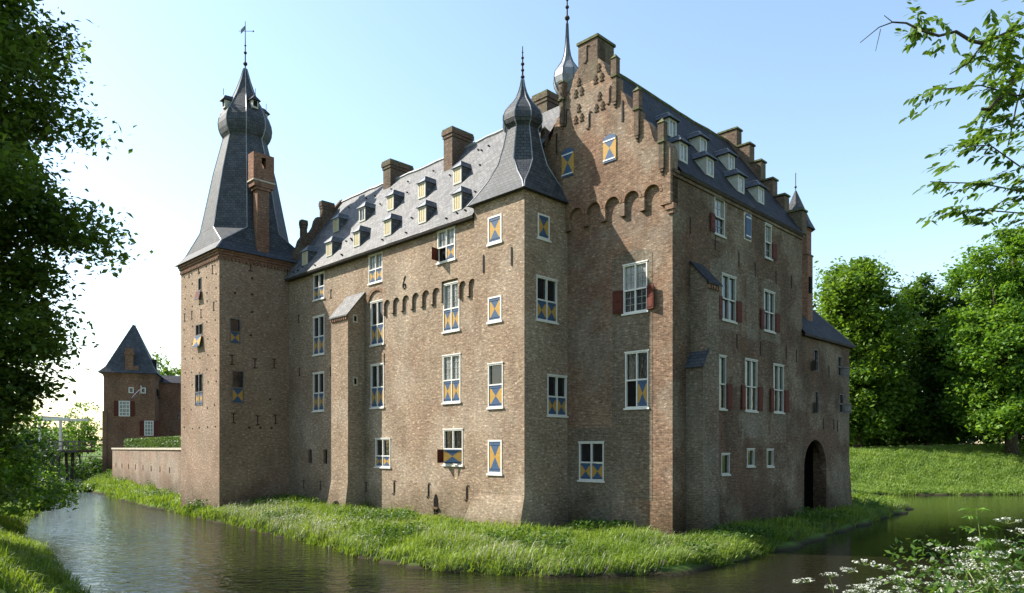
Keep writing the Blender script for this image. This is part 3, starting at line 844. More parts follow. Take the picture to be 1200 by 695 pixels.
# corner tower, slightly battered
mb = MB(); wall_grid(mb, LTL, -36.2, -29.6, ZB, 17.75, H('TLL')); wall_grid(mb, LTR, -7.85, -1.25, ZB, 17.75, H('TLR'))
mb.face([(-36.2, -7.85, ZB), (-36.2, -1.25, ZB), (-36.2, -1.25, 17.75), (-36.2, -7.85, 17.75)]); mb.face([(-36.2, -1.25, ZB), (-29.6, -1.25, ZB), (-29.6, -1.25, 17.75), (-36.2, -1.25, 17.75)])
ltower = mb.build('tower_wall', 'brick_tower', castle, 'square corner tower of smooth pinkish brick')
mb = MB()
for k in range(3):
    o_ = .05 + .06 * k; z0 = 17.3 + .16 * k
    mb.box(-36.2 - o_, -29.6 + o_, -7.85 - o_, -1.25 + o_, z0, z0 + .158)
for k in range(26):
    s = -36.15 + k * .254
    mb.box(s, s + .127, -7.95, -7.852, 17.12, 17.298)
    mb.box(-29.598, -29.5, -7.8 + k * .254, -7.673 + k * .254, 17.12, 17.298)
mb.build('tower_cornice', 'brick_red', castle)

# iron wall ties
TIE = MB()
for dx in (0,): TIE.box(-.03, .03, 0, .04, -.32, .32)
TIE.box(-.16, .16, 0, .04, .30, .36); TIE.box(-.16, .16, 0, .04, -.36, -.30)
STIE = MB()
pts = [(.16, .36), (.06, .42), (0, .30), (0, 0), (0, -.30), (-.06, -.42), (-.16, -.36)]
STIE.tube([(a, .03, b) for a, b in pts], .035, 5)
BTIE = MB(); BTIE.box(-.035, .035, 0, .05, -.5, .5)
SIX = MB(); SIX.tube([(.12, .03, .62), (-.02, .03, .42), (-.14, .03, .1), (-.15, .03, -.12), (0, .03, -.28), (.15, .03, -.14), (.12, .03, .06), (0, .03, .12), (-.13, .03, 0)], .04, 5)
def proto_mesh(mb, name, mt):
    o = mb.build(name, mt, castle, uv=False); me = o.data; bpy.data.objects.remove(o); return me
ME_I, ME_S, ME_B, ME_6 = [proto_mesh(q, 'wall_tie', 'iron') for q in (TIE, STIE, BTIE, SIX)]
q = MB(); q.box(-.07, .07, -.01, .045, -.06, .06); ME_P = proto_mesh(q, 'putlog_shade', 'iron')  # dark proud block stands in for the shade in a putlog hole
def tie(W, s, z, me=None, name='wall_tie', sc=1.0):
    o = bpy.data.objects.new(name, me or ME_I); COL.objects.link(o); o.parent = castle
    o.location = W.P(s, z, 0.0)
    if W.a == 'x': o.rotation_euler = (0, 0, pi); o.scale = (-sc, sc, sc)   # front faces -y
    else: o.rotation_euler = (0, 0, -pi / 2); o.scale = (sc, sc, sc)
    return o
for s, z in ((-34.7, 17.0), (-33.0, 17.0), (-35.5, 14.0), (-34.2, 14.0), (-32.6, 13.9), (-30.5, 14.1), (-30.7, 16.6)): tie(LTL, s, z, sc=.8)
for s, z in ((-5.7, 17.0), (-3.0, 17.05), (-7.0, 10.5), (-5.4, 10.4), (-4.0, 10.5), (-6.9, 6.6), (-5.2, 6.5), (-3.9, 6.6)): tie(LTR, s, z, sc=.95)
for s, z in ((-28.2, 13.6), (-28.1, 9.9), (-24.0, 9.6), (-24.0, 14.7), (-27.5, 2.1), (-25.3, 2.1), (-19.9, 2.2)): tie(LONG, s, z, sc=.8)
for s, z in ((-17.0, 2.3), (-13.8, 2.25), (-10.6, 2.25)): tie(LONG, s, z, ME_S)
tie(LONGU, -15.84, 13.95, ME_6, sc=.82)['label'] = 'wrought iron tie shaped like the numeral 6'
for s in (-9.0, -7.0): tie(TUL, s, 13.9, ME_B, sc=.9)
tie(LONG, -18.0, 9.95, ME_B, sc=.6)
for s, z, m_ in ((-4.75, 24.0, ME_S), (-6.05, 21.3, ME_S), (-3.35, 21.5, ME_S), (-4.6, 20.7, ME_S), (-2.6, 20.5, ME_B), (-6.7, 20.2, ME_B)): tie(GABU, s, z, m_)
for s, z in ((1.5, 14.9), (3.8, 14.6), (6.2, 14.2), (8.0, 14.0), (10.5, 14.0), (12.5, 14.1), (1.4, 8.0), (6.0, 10.0), (8.6, 9.9), (11.8, 10.0), (13.2, 9.9), (3.2, 10.2)): tie(RGT, s, z, ME_B, sc=.75)
for s, z in ((18.1, 9.4), (19.5, 6.0), (17.2, 6.1), (18.9, 6.1)): tie(ANX, s, z, ME_B, sc=.7)
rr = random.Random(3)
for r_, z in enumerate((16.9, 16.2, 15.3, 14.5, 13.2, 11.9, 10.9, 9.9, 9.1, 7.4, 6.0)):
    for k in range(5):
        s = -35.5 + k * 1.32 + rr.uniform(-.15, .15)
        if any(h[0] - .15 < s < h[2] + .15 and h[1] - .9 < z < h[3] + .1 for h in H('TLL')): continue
        tie(LTL, s, z + rr.uniform(-.12, .12), ME_P, 'putlog_shade', .72)
for s, z in ((-6.8, 15.0), (-5.6, 15.1), (-5.6, 16.2), (-5.7, 12.3), (-4.3, 8.0), (-5.8, 6.0), (-5.0, 6.0), (-4.2, 6.0), (-5.6, 13.9)): tie(LTR, s, z, ME_P, 'putlog_shade')
# three-brick ornaments on the gable
ORN = MB()
for dx, dz in ((0, .55), (-.2, 0), (.2, 0)):
    ORN.box(dx - .05, dx + .05, 0, .05, dz - .2, dz + .2); ORN.box(dx - .12, dx + .12, 0, .045, dz - .02, dz + .07); ORN.box(dx - .12, dx + .12, 0, .045, dz - .21, dz - .14)
ME_O = proto_mesh(ORN, 'brick_ornament', 'brick_chimney')
for s, z in ((-5.25, 22.3), (-4.0, 22.55), (-5.25, 21.0), (-3.95, 21.15)): tie(GABU, s, z, ME_O, 'brick_ornament', .95)
# small corbel at the corner and arched niche at the foot of the long wing
mb = MB(); mb.box(-.3, .14, -.14, .1, 15.3, 15.55); mb.box(-.22, .08, -.08, .1, 15.12, 15.298); mb.build('corbel', 'brick_arch', castle)
mb = MB(); mb.prism([(-13.35, .95), (-12.95, .95), (-12.95, 1.75), (-13.05, 2.0), (-13.15, 2.1), (-13.25, 2.0), (-13.35, 1.75)], LONG.TZ, .012, 0.0, 0)
mb.box(-13.55, -12.75, 0, .14, .82, .948, 1, LONG.T); mb.box(-13.4, -12.9, 0, .12, 1.25, 1.36, 1, LONG.T); mb.build('drain_niche', ['dark', 'brick_arch'], castle)

# buttresses
def buttress(x0, x1, y_in, y_out, ztop_in, ztop_out, axis_='x', mt='brick_wing', flare=.35, lab=None, dent=True):
    mb = MB()
    def T(a, b, z): return (a, b, z) if axis_ == 'x' else (b, a, z)
    # body with a flared foot
    sgn = -1 if y_out < y_in else 1
    rings = [(x0 - flare, x1, y_out + sgn * flare, ZB), (x0 - flare * .6, x1, y_out + sgn * flare * .6, .9), (x0, x1, y_out, 2.6), (x0, x1, y_out, ztop_out)]
    for (a0, a1, b, z), (c0, c1, e, z2) in zip(rings, rings[1:]):
        mb.face([T(a0, b, z), T(a1, b, z), T(c1, e, z2), T(c0, e, z2)])
        mb.face([T(a0, y_in, z), T(a0, b, z), T(c0, e, z2), T(c0, y_in, z2)]); mb.face([T(a1, y_in, z), T(a1, b, z), T(c1, e, z2), T(c1, y_in, z2)])
    mb.face([T(x0, y_in, ztop_out), T(x0, y_out, ztop_out), T(x0, y_in, ztop_in)]); mb.face([T(x1, y_in, ztop_out), T(x1, y_out, ztop_out), T(x1, y_in, ztop_in)])
    o = mb.build('buttress', mt, castle, lab)
    r = MB(); k = .14; th = .09; sl = (ztop_in - ztop_out) / abs(y_in - y_out)
    pr = [(y_in, ztop_in + .04), (y_out + sgn * k, ztop_out + .04 - sl * k), (y_out + sgn * k, ztop_out + .04 - sl * k + th), (y_in, ztop_in + .04 + th)]
    r.prism(pr, lambda a, z, d: T(d, a, z), x0 - .08, x1 + .10, 0)
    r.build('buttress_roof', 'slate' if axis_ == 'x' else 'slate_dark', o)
    if dent:
        n = int((x1 - x0) / .2)
        q = MB()
        for i in range(n):
            a = x0 + (i + .25) * (x1 - x0) / n
            P = [T(a, y_out, ztop_out - .3), T(a + .1, y_out + sgn * .1, ztop_out - .02)]
            q.box(min(P[0][0], P[1][0]), max(P[0][0], P[1][0]), min(P[0][1], P[1][1]), max(P[0][1], P[1][1]), ztop_out - .32, ztop_out - .14)
        q.build('dentil_course', 'brick_arch', o)
    return o
bt = buttress(-22.0, -20.1, -2.87, -4.05, 14.12, 12.72, lab='tall brick buttress under a slate pent roof')
mb = MB(); BTR = Wall('y', -20.1, 1); mb.box(-3.72, -3.38, 0, .03, 12.25, 12.75, 0, BTR.T); mb.box(-3.63, -3.47, .03, .04, 12.35, 12.65, 1, BTR.T); mb.build('vent', ['stone', 'dark'], bt, uv=False)
mb = MB(); mb.box(-3.72, -3.38, 0, .03, 8.4, 8.95, 0, BTR.T); mb.box(-3.63, -3.47, .03, .04, 8.5, 8.85, 1, BTR.T); mb.build('vent', ['stone', 'dark'], bt, uv=False)
BTF = Wall('x', -4.24, -1)
mb = MB(); mb.prism([(-21.5, .55), (-20.7, .55)] + [(-21.1 + .4 * cos(pi * k / 8), .95 + .4 * sin(pi * k / 8)) for k in range(9)], BTF.TZ, .08, -.2, 0); mb.build('drain_arch', 'dark', bt, uv=False)
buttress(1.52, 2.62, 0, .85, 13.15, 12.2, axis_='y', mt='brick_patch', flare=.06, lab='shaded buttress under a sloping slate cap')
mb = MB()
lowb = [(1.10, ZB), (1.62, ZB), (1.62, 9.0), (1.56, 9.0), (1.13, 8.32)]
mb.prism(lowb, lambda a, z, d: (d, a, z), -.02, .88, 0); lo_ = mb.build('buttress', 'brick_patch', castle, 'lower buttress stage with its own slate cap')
mb = MB(); mb.prism([(1.05, 8.24), (1.60, 9.08), (1.60, 9.16), (1.03, 8.30)], lambda a, z, d: (d, a, z), -.01, .95, 0); mb.build('buttress_roof', 'slate_spire', lo_)

# --- roofs ---------------------------------------------------------
mb = MB()
ey, ez, ry, rz = -3.32, 16.5, 1.35, 23.05
x0, x1 = -29.45, -9.70
def roof_sheet(mb, A, B_, Cc, D_, nu, nv, seed, amp=.035, sag=.10):
    rr_ = random.Random(seed); G = []
    for j in range(nv + 1):
        row = []
        for i in range(nu + 1):
            f, g = i / nu, j / nv
            p = [(A[k] * (1 - f) + B_[k] * f) * (1 - g) + (D_[k] * (1 - f) + Cc[k] * f) * g for k in range(3)]
            w_ = (rr_.uniform(-1, 1) * amp) if 0 < j else rr_.uniform(-.4, .4) * amp
            p[2] += w_ - sag * sin(pi * f) * g - .05 * sin(f * 9 + seed) * g
            row.append(tuple(p))
        G.append(row)
    for j in range(nv):
        for i in range(nu):
            mb.face([G[j][i], G[j][i + 1], G[j + 1][i + 1], G[j + 1][i]])
    return G[-1]
RIDGE = roof_sheet(mb, (x0, ey, ez), (x1, ey, ez), (x1, ry, rz), (x0, ry, rz), 26, 5, 3)
mb.face([(x0, 6.02, ez), (-7.2, 6.02, ez), (-7.2, ry, rz), (x0, ry, rz)]); mb.face([(x1, -1.2, ez + 2.12 * (rz - ez) / (ry - ey)), (-7.2, -1.2, ez + 2.12 * (rz - ez) / (ry - ey)), (-7.2, ry, rz), (x1, ry, rz)])
mb.face([(x0, ey, ez), (x1, ey, ez), (x1, ey + .05, ez - .12), (x0, ey + .05, ez - .12)], 1); mb.face([(x0, ey + .05, ez - .12), (x1, ey + .05, ez - .12), (x1, -2.86, ez - .12), (x0, -2.86, ez - .12)], 1)
wroof = mb.build('wing_roof', ['slate', 'wood_dark'], castle, 'long pale slate roof with two rows of dormers')
mb = MB(); mb.tube([(a, b, c + .03) for a, b, c in RIDGE], .10, 6); mb.build('ridge', 'lead', wroof)
mb = MB()
sl = (rz - ez) / (ry - ey)
rr = random.Random(5)
for k in range(40):
    x = rr.uniform(-28.5, -10.2); y = rr.choice((-3.05, -2.2, -.4, .6)) + rr.uniform(-.1, .1); z = ez + (y - ey) * sl
    mb.box(x - .025, x + .025, y - .10, y + .04, z + .02, z + .10)
mb.build('roof_hook', 'iron', wroof)['kind'] = 'stuff'
# curved end gable of the wing
mb = MB()
pr = [(-2.9, 16.7), (-2.9, 17.6), (-2.3, 19.0), (-2.15, 19.5), (-1.9, 19.85), (-1.46, 20.13), (-1.2, 20.4), (-1.0, 20.75), (-.88, 21.2), (-.7, 21.5), (-.25, 21.6), (.3, 21.95), (.8, 22.6), (1.35, 23.3)]
pr2 = pr + [(3.0, 22.0), (4.5, 19.8), (6.0, 17.2), (6, 16.7)]
mb.prism(pr2, lambda a, z, d: (d, a, z), -29.8, -29.46, 0); mb.build('end_gable', 'brick_chimney', castle)

def chimney(x0, x1, y0, y1, z0, z1, mt='brick_chimney', cap=.10, lab=None):
    mb = MB(); mb.box(x0, x1, y0, y1, z0, z1 - .55); 
    mb.box(x0 - cap * .5, x1 + cap * .5, y0 - cap * .5, y1 + cap * .5, z1 - .548, z1 - .36); mb.box(x0 - cap, x1 + cap, y0 - cap, y1 + cap, z1 - .358, z1 - .1)
    o = mb.build('chimney', mt, castle, lab)
    q = MB(); q.box(x0 - cap * .7, x1 + cap * .7, y0 - cap * .7, y1 + cap * .7, z1 - .098, z1 + .02); 
    q.build('cap', 'coping_moss', o)
    return o
chimney(-23.5, -22.65, .9, 2.7, 20.5, 24.25); chimney(-16.3, -15.5, .3, 1.9, 20.0, 24.0)
chimney(-29.75, -29.35, -.35, .6, 20.5, 22.75, cap=.06); chimney(-29.75, -29.4, -1.95, -1.55, 19.3, 21.0, cap=.05)
chimney(-9.9, -8.9, 1.5, 2.9, 18, 24.3, lab='broad brick stack behind the turret roof')

# dormers
def dormer(face, a, b, z, w=.72, h=.95, kind='shutter'):
    """face 'y': looks to -y, centre x=a, front plane y=b ; face 'x': looks to +x, centre y=a, front plane x=b"""
    sl_ = 1.42
    def T(s, d, zz): return (a + s, b - d, z + zz) if face == 'y' else (b + d, a + s, z + zz)
    def TP(s, zz, d): return T(s, d, zz)
    mb = MB(); hw = w / 2; dep = (h + .35) / sl_
    fwd = .06
    mb.face([T(-hw, 0, -.3), T(hw, 0, -.3), T(hw, 0, h), T(-hw, 0, h)], 0)
    for s in (-hw, hw): mb.face([T(s, 0, -.3), T(s, 0, h), T(s, -dep, h), T(s, -.0, -.3)], 1)
    for s0_, s1_, z0_, z1_ in ((-hw, -hw + .12, 0, h), (hw - .12, hw, 0, h), (-hw + .12, hw - .12, h - .13, h), (-hw + .12, hw - .12, 0, .1)):
        mb.box(s0_, s1_, .002, .05, z0_, z1_, 0, T)
    o = mb.build('dormer', ['cream', 'cream' if face == 'x' else 'slate'], castle)
    r = MB(); ov = .14 if face == 'x' else .09; hz = .42; bd = dep + .1; rb = (h + hz + .35) / sl_
    A, B_ = T(-hw - ov, ov + .06, h - .03), T(hw + ov, ov + .06, h - .03); C_, D_ = T(hw + ov, -bd, h - .03), T(-hw - ov, -bd, h - .03); E_, G_ = T(0, -.22, h + hz), T(0, -rb, h + hz)
    r.face((A, B_, E_), 1 if face == 'y' else 0)  # front hip of the wing dormers coloured paler, as if sunlit
    for q in ((B_, C_, G_, E_), (D_, A, E_, G_), (A, B_, C_, D_)): r.face(q)
    r.tube([A, E_], .03, 4, 1); r.tube([B_, E_], .03, 4, 1); r.tube([E_, G_], .03, 4, 1)
    r.build('dormer_roof', ['slate' if face == 'y' else 'slate_spire', 'lead_pale'], o)
    if kind == 'shutter':
        shutter_panel(None, -hw + .13, hw - .13, .11, h - .14, .035, cols=('paleyellow', 'paleyellow'), parent=o, T=TP, hinges=False)
        q = MB()
        for f in ((-.13, -.06), (.06, .13)): q.box(f[0], f[1], .036, .046, .13, h - .16, 0, T)
        q.build('shutter_stripe', 'cream', o, uv=False)
    else:
        q = MB(); q.box(-hw + .12, hw - .12, .004, .02, .1, h - .13, 0, T); q.build('pane', kind, o, uv=False)
        q = MB(); q.box(-.02, .02, .02, .035, .1, h - .13, 0, T); q.build('glazing_bar', 'white', o, uv=False)
roofz = lambda y: ez + (y - ey) * sl
for i, x in enumerate((-13.35, -16.6, -19.8, -22.95, -26.2)): dormer('y', x, -1.12, roofz(-1.12) + .02, kind='shutter' if i != 3 else 'glass')
for x in (-11.4, -14.4, -17.7, -21.0, -24.25, -27.4): dormer('y', x, -2.82, roofz(-2.82) + .02)
# right roof
sl2 = (23.9 - 17.1) / 4.86
mb = MB()
RIDGE2 = roof_sheet(mb, (.22, .44, 17.08), (.22, 13.8, 17.08), (-4.65, 13.8, 23.9), (-4.65, .44, 23.9), 16, 5, 8, amp=.03, sag=.08); mb.face([(-9.5, .44, 17.08), (-9.5, 13.8, 17.08), (-4.65, 13.8, 23.9), (-4.65, .44, 23.9)])
mb.face([(.22, .44, 17.08), (.22, 13.8, 17.08), (.14, 13.8, 16.96), (.14, .44, 16.96)], 1); mb.face([(.14, .44, 16.96), (.14, 13.8, 16.96), (-.1, 13.8, 16.96), (-.1, .44, 16.96)], 1)
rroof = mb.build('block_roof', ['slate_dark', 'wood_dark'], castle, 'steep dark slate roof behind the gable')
mb = MB(); mb.tube([(a, b, c + .03) for a, b, c in RIDGE2], .1, 6); mb.build('ridge', 'coping_moss', rroof)
for y, x in ((2.9, -1.85), (5.85, -1.85), (8.9, -1.85), (1.55, -.42), (4.0, -.42), (7.2, -.42), (9.5, -.42)):
    dormer('x', y, x, 17.1 + (.2 - x) * sl2 - .02, w=.72, h=.92, kind='blind')
# stepped gable at the far end
st = [(0.1, 17.2), (0.1, 18.45), (-.95, 18.5), (-.95, 19.6), (-1.68, 19.62), (-1.68, 20.75), (-2.42, 20.77), (-2.42, 22.05), (-3.15, 22.08), (-3.15, 23.3), (-4.0, 23.32), (-4.0, 24.5)]
outl = st + [(-9.3 - a, z) for a, z in reversed(st)]
mb = MB(); mb.prism(outl, lambda a, z, d: (a, d, z), 13.75, 14.4, 0); sg = mb.build('stepped_gable', 'brick_chimney', castle, 'crow stepped gable at the far end of the dark roof')
for k in range(1, len(st), 2):
    xa = st[k][0]; xb = st[k + 1][0] if k + 1 < len(st) else -5.3
    mb = MB(); mb.box(xb + .003, xa + .06, 13.68, 14.47, st[k][1] + .05, st[k][1] + .15); mb.build('coping', 'coping_moss', sg)
# annex roof
mb = MB(); aez, arz = 11.32, 13.95
A, B_, C_, D_ = (.25, 13.9, aez), (.25, 21.85, aez), (-4.4, 21.85, aez), (-4.4, 13.9, aez); E_, G_ = (-2.0, 13.9, arz), (-2.0, 20.0, arz)
for q in ((A, B_, G_, E_), (B_, C_, G_), (C_, D_, E_, G_)): mb.face(q)
for a, b in ((A, B_), (B_, C_)): mb.face([a, b, (b[0] - .05, b[1] - .05, aez - .12), (a[0] - .05, a[1] - .05, aez - .12)], 1)
mb.face([(.2, 13.9, aez - .12), (.2, 21.8, aez - .12), (-.1, 21.6, aez - .12), (-.1, 13.9, aez - .12)], 1)
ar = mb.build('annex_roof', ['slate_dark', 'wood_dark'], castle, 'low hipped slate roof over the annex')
mb = MB(); mb.tube([B_, G_], .07, 5); mb.tube([G_, E_], .07, 5); mb.build('hip_ridge', 'lead_dark', ar)
# slender stair turret
tc_ = (-1.75, 17.2)
mb = MB(); mb.lathe([(1.0, 10), (1.0, 16.6), (1.08, 16.7), (.92, 16.82), (.92, 18.2), (1.0, 18.35)], tc_, 8, ph=pi / 8); stt = mb.build('stair_turret', 'brick_red', castle, 'slim brick stair turret with a pointed slate cone')
mb = MB(); mb.lathe([(1.17, 18.36), (.85, 19.0), (.45, 20.0), (.06, 20.95)], tc_, 8, ph=pi / 8); mb.build('cone_roof', 'slate_spire', stt)
mb = MB(); mb.tube([(*tc_, 20.9), (*tc_, 22.1)], .025, 5); mb.lathe([(.01, 21.1), (.09, 21.2), (.01, 21.3)], tc_, 6); mb.build('finial', 'iron', stt)
mb = MB(); mb.box(tc_[0] + .85, tc_[0] + .99, 16.95, 17.3, 14.3, 15.3); mb.box(tc_[0] + .3, tc_[0] + .6, 16.25, 16.4, 17.0, 17.7); mb.build('slit', 'dark', stt)

# --- spires --------------------------------------------------------
def ring8(c, h, cut, z):
    k = h - cut
    return [(c[0] + a * 1.0, c[1] + b, z) for a, b in ((h, -k), (h, k), (k, h), (-k, h), (-h, k), (-h, -k), (-k, -h), (k, -h))]
def spire(name, c, sq, onion, mt, parent, label, mtr='lead'):
    """sq: (half, cut, z) rings; onion: (r, z) octagon rings above"""
    mb = MB(); rings = [ring8(c, h, cut, z) for h, cut, z in sq]
    t = .4142
    rings += [ring8(c, r * .924, r * .924 * (1 - t), z) for r, z in onion]
    i = len(mb.v)
    for r in rings: mb.v += r
    for k in range(len(rings) - 1):
        for j in range(8):
            a = i + k * 8 + j; b = i + k * 8 + (j + 1) % 8
            mb.f.append((a, b, b + 8, a + 8)); mb.m.append(0)
    mb.face(list(reversed(rings[0]))); mb.face(rings[-1])
    o = mb.build(name, mt, parent, label)
    q = MB()
    for j in range(8):
        q.tube([r[j] for r in rings], .035, 4, cap=False)
    q.build('hip_ridge', mtr, o, uv=False)
    return o
OCT = .586
lc = (-32.9, -4.55)
def ov(h, z, f=1.0): return (h, OCT * h * f, z)
sp1 = spire('tower_roof', lc, [(3.62, .03, 17.78), (3.3, .03, 18.15), (3.06, .05, 18.5), (2.80, 1.63, 19.8), ov(2.46, 21.6), ov(1.98, 24.2), ov(1.40, 26.75)],
            [(1.52, 26.85), (1.68, 27.1), (1.8, 27.45), (1.84, 27.85), (1.78, 28.25), (1.62, 28.65), (1.38, 29.05), (1.13, 29.5), (.85, 30.0), (.6, 30.6), (.36, 31.3), (.13, 32.15)], 'slate_spire', castle,
            'tall octagonal slate spire swelling to a bulb with lucarnes')
def finial(c, z0, z1, parent, vane=None, knots=((.12, .16), (.35, .12), (.5, .08)), name='finial'):
    mb = MB(); mb.tube([(*c, z0 - .3), (*c, z1)], [.055, .022], 6)
    for f, r in knots:
        z = z0 + f * (z1 - z0); mb.lathe([(.02, z - r * 1.1), (r * .8, z - r * .5), (r, z), (r * .8, z + r * .5), (.02, z + r * 1.1)], c, 8)
    if vane:
        zz = z0 + .8 * (z1 - z0); a = vane; dx, dy = cos(a), sin(a)
        mb.tube([(c[0] - dx * .45, c[1] - dy * .45, zz), (c[0] + dx * .55, c[1] + dy * .55, zz)], .02, 4)
        mb.lathe([(.01, zz - .07), (.07, zz), (.01, zz + .07)], (c[0] + dx * .58, c[1] + dy * .58), 6)
        nx2, ny2 = -dy * .012, dx * .012
        P = [(c[0] - dx * t_, c[1] - dy * t_, z_) for t_, z_ in ((.03, zz + .1), (.32, zz - .2), (.32, zz + .1), (.03, zz + .4))]
        mb.face([(p[0] + nx2, p[1] + ny2, p[2]) for p in P], 1); mb.face([(p[0] - nx2, p[1] - ny2, p[2]) for p in reversed(P)], 1)
    return mb.build(name, ['iron', 'lead_pale'], parent, uv=False)
finial(lc, 32.1, 35.6, sp1, vane=.8, name='weathervane')
# lucarnes on the bulb
for k, ang in enumerate((-pi / 2, 0.0, pi / 2, pi)):
    ca, sa = cos(ang), sin(ang)
    def T(s, d, zz, ca=ca, sa=sa): return (lc[0] + ca * d - sa * s, lc[1] + sa * d + ca * s, 28.85 + zz * .85)
    mb = MB(); mb.box(-.22, .22, .9, 1.6, -.1, .6, 0, T); mb.box(-.13, .13, 1.6, 1.62, .06, .52, 1, T)
    E1, E2 = T(0, 1.5, 1.05), T(0, .7, 1.15); a1, a2, a3, a4 = T(-.36, 1.76, .55), T(.36, 1.76, .55), T(.36, .75, .6), T(-.36, .75, .6)
    for q_ in ((a1, a2, E1), (a2, a3, E2, E1), (a4, a1, E1, E2), (a1, a2, a3, a4)): mb.face(q_, 2)
    mb.tube([T(0, 1.6, 1.0), T(0, 1.6, 1.55)], .02, 4, 3)
    mb.build('lucarne', ['cream', 'dark', 'slate_spire', 'iron'], sp1, uv=False)
# brick stack standing on the tower eaves
cx0 = -30.2
mb = MB(); mb.box(cx0, -29.6, -5.22, -4.36, 17.9, 22.4); mb.box(cx0 - .05, -29.52, -5.34, -4.24, 22.402, 22.6); mb.box(cx0 - .10, -29.46, -5.5, -4.08, 22.602, 22.95); mb.box(cx0 - .12, -29.5, -5.54, -4.04, 23.05, 23.9)
mb.box(cx0 - .12, -29.5, -5.54, -4.95, 23.902, 24.65); mb.box(cx0 - .12, -29.5, -4.63, -4.04, 23.902, 24.65); mb.box(cx0 - .12, -29.5, -5.54, -4.04, 24.652, 24.9)
ch = mb.build('chimney', 'brick_red', castle, 'tall red brick stack rising from the tower eaves')
mb = MB(); mb.box(cx0 - .16, -29.42, -5.6, -3.98, 22.952, 23.048); mb.build('string_course', 'stone', ch)
# turret roof
tcn = (-7.92, -1.45)
sp2 = spire('turret_roof', tcn, [(2.02, .03, 16.95), (1.72, .10, 17.45), (1.45, .40, 18.1), (1.2, .66, 18.9), ov(.98, 19.8), ov(.78, 20.75)],
            [(.86, 20.82), (1.0, 20.95), (1.08, 21.15), (1.07, 21.4), (.95, 21.68), (.75, 21.95), (.53, 22.2), (.36, 22.45), (.23, 22.75), (.13, 23.1), (.07, 23.45)], 'slate_spire', castle, 'bell shaped slate turret roof topped by an onion dome')
finial(tcn, 23.4, 25.15, sp2, knots=((.1, .11), (.3, .09), (.48, .1), (.66, .08), (.82, .05)))
# pale lead onion behind the gable
oc = (-9.9, 4.4)
mb = MB(); mb.lathe([(.42, 20), (.42, 25.4)], oc, 8, ph=pi / 8); lant = mb.build('lantern', 'brick_chimney', castle, 'slim stair tower behind the gable under a pale onion dome')
pr_ = [(.45, 25.4), (.66, 25.65), (.8, 25.95), (.86, 26.3), (.78, 26.68), (.56, 27.0), (.36, 27.3), (.23, 27.65), (.15, 28.1), (.10, 28.7), (.06, 29.6)]
mb = MB(); mb.lathe(pr_, oc, 8, ph=pi / 8); mb.build('onion_dome', 'lead_pale', lant, uv=False)
q = MB()
for j in range(8):
    t = pi / 8 + 2 * pi * j / 8
    q.tube([(oc[0] + r * cos(t), oc[1] + r * sin(t), z) for r, z in pr_], .03, 4, cap=False)
q.build('hip_ridge', 'lead_dark', lant, uv=False)
finial(oc, 29.6, 32.4, lant, vane=.5, name='weathervane')

# ------------------------------------------------------------------ gatehouse
gh = thing('gatehouse', 'distant square red brick gatehouse with a steep pyramid roof and white sash windows', 'gatehouse', (-48.6, 85, 1.5), atan2(.34, .94))
GW, GD, GE = 5.5, 5.6, 12.1
mb = MB()
mb.box(0, GW, 0, GD, -3, GE, 0)
mb.box(-.12, .35, -.12, .3, -3, 7.5, 0)
for k in range(3): mb.box(-.04 - .05 * k, GW + .04 + .05 * k, -.04 - .05 * k, GD + .04, GE - .5 + .15 * k, GE - .5 + .15 * k + .148, 0)
mb.build('wall', 'brick_red', gh)
mb = MB(); o_ = .35
e4 = [(-o_ - .25, -o_, GE), (GW + o_, -o_, GE), (GW + o_, GD + o_, GE), (-o_ - .25, GD + o_, GE)]; m4 = [(.15, .15, GE + .75), (GW - .15, .15, GE + .75), (GW - .15, GD - .15, GE + .75), (.15, GD - .15, GE + .75)]
t2 = [(GW / 2 - .05, GD / 2, GE + 6.3), (GW / 2 + .25, GD / 2, GE + 6.2)]
for k in range(4): mb.face([e4[k], e4[(k + 1) % 4], m4[(k + 1) % 4], m4[k]])
mb.face([m4[0], m4[1], t2[1], t2[0]]); mb.face([m4[1], m4[2], t2[1]]); mb.face([m4[2], m4[3], t2[0], t2[1]]); mb.face([m4[3], m4[0], t2[0]]); mb.face(e4)
groof = mb.build('roof', 'slate_spire', gh)
mb = MB(); mb.tube([(*t2[0][:2], GE + 6.2), (*t2[0][:2], GE + 7.1)], .03, 4); mb.tube([(*t2[1][:2], GE + 6.1), (*t2[1][:2], GE + 6.7)], .025, 4); mb.build('finial', 'iron', groof)
mb = MB(); mb.box(2.3, 3.15, -.1, .8, GE - .3, GE + 3.0); mb.box(3.152, 3.75, -.08, .6, GE - .3, GE + .9); mb.box(2.2, 3.25, -.2, .9, GE + 2.2, GE + 2.5); mb.build('chimney', 'brick_red', groof)
mb = MB(); mb.box(GW - 1.0, GW - .1, 2.2, 3.0, GE + .6, GE + 2.0, 0); mb.box(GW - .12, GW - .05, 2.3, 2.9, GE + .8, GE + 1.6, 1)
mb.build('dormer', ['slate_dark', 'white'], groof)
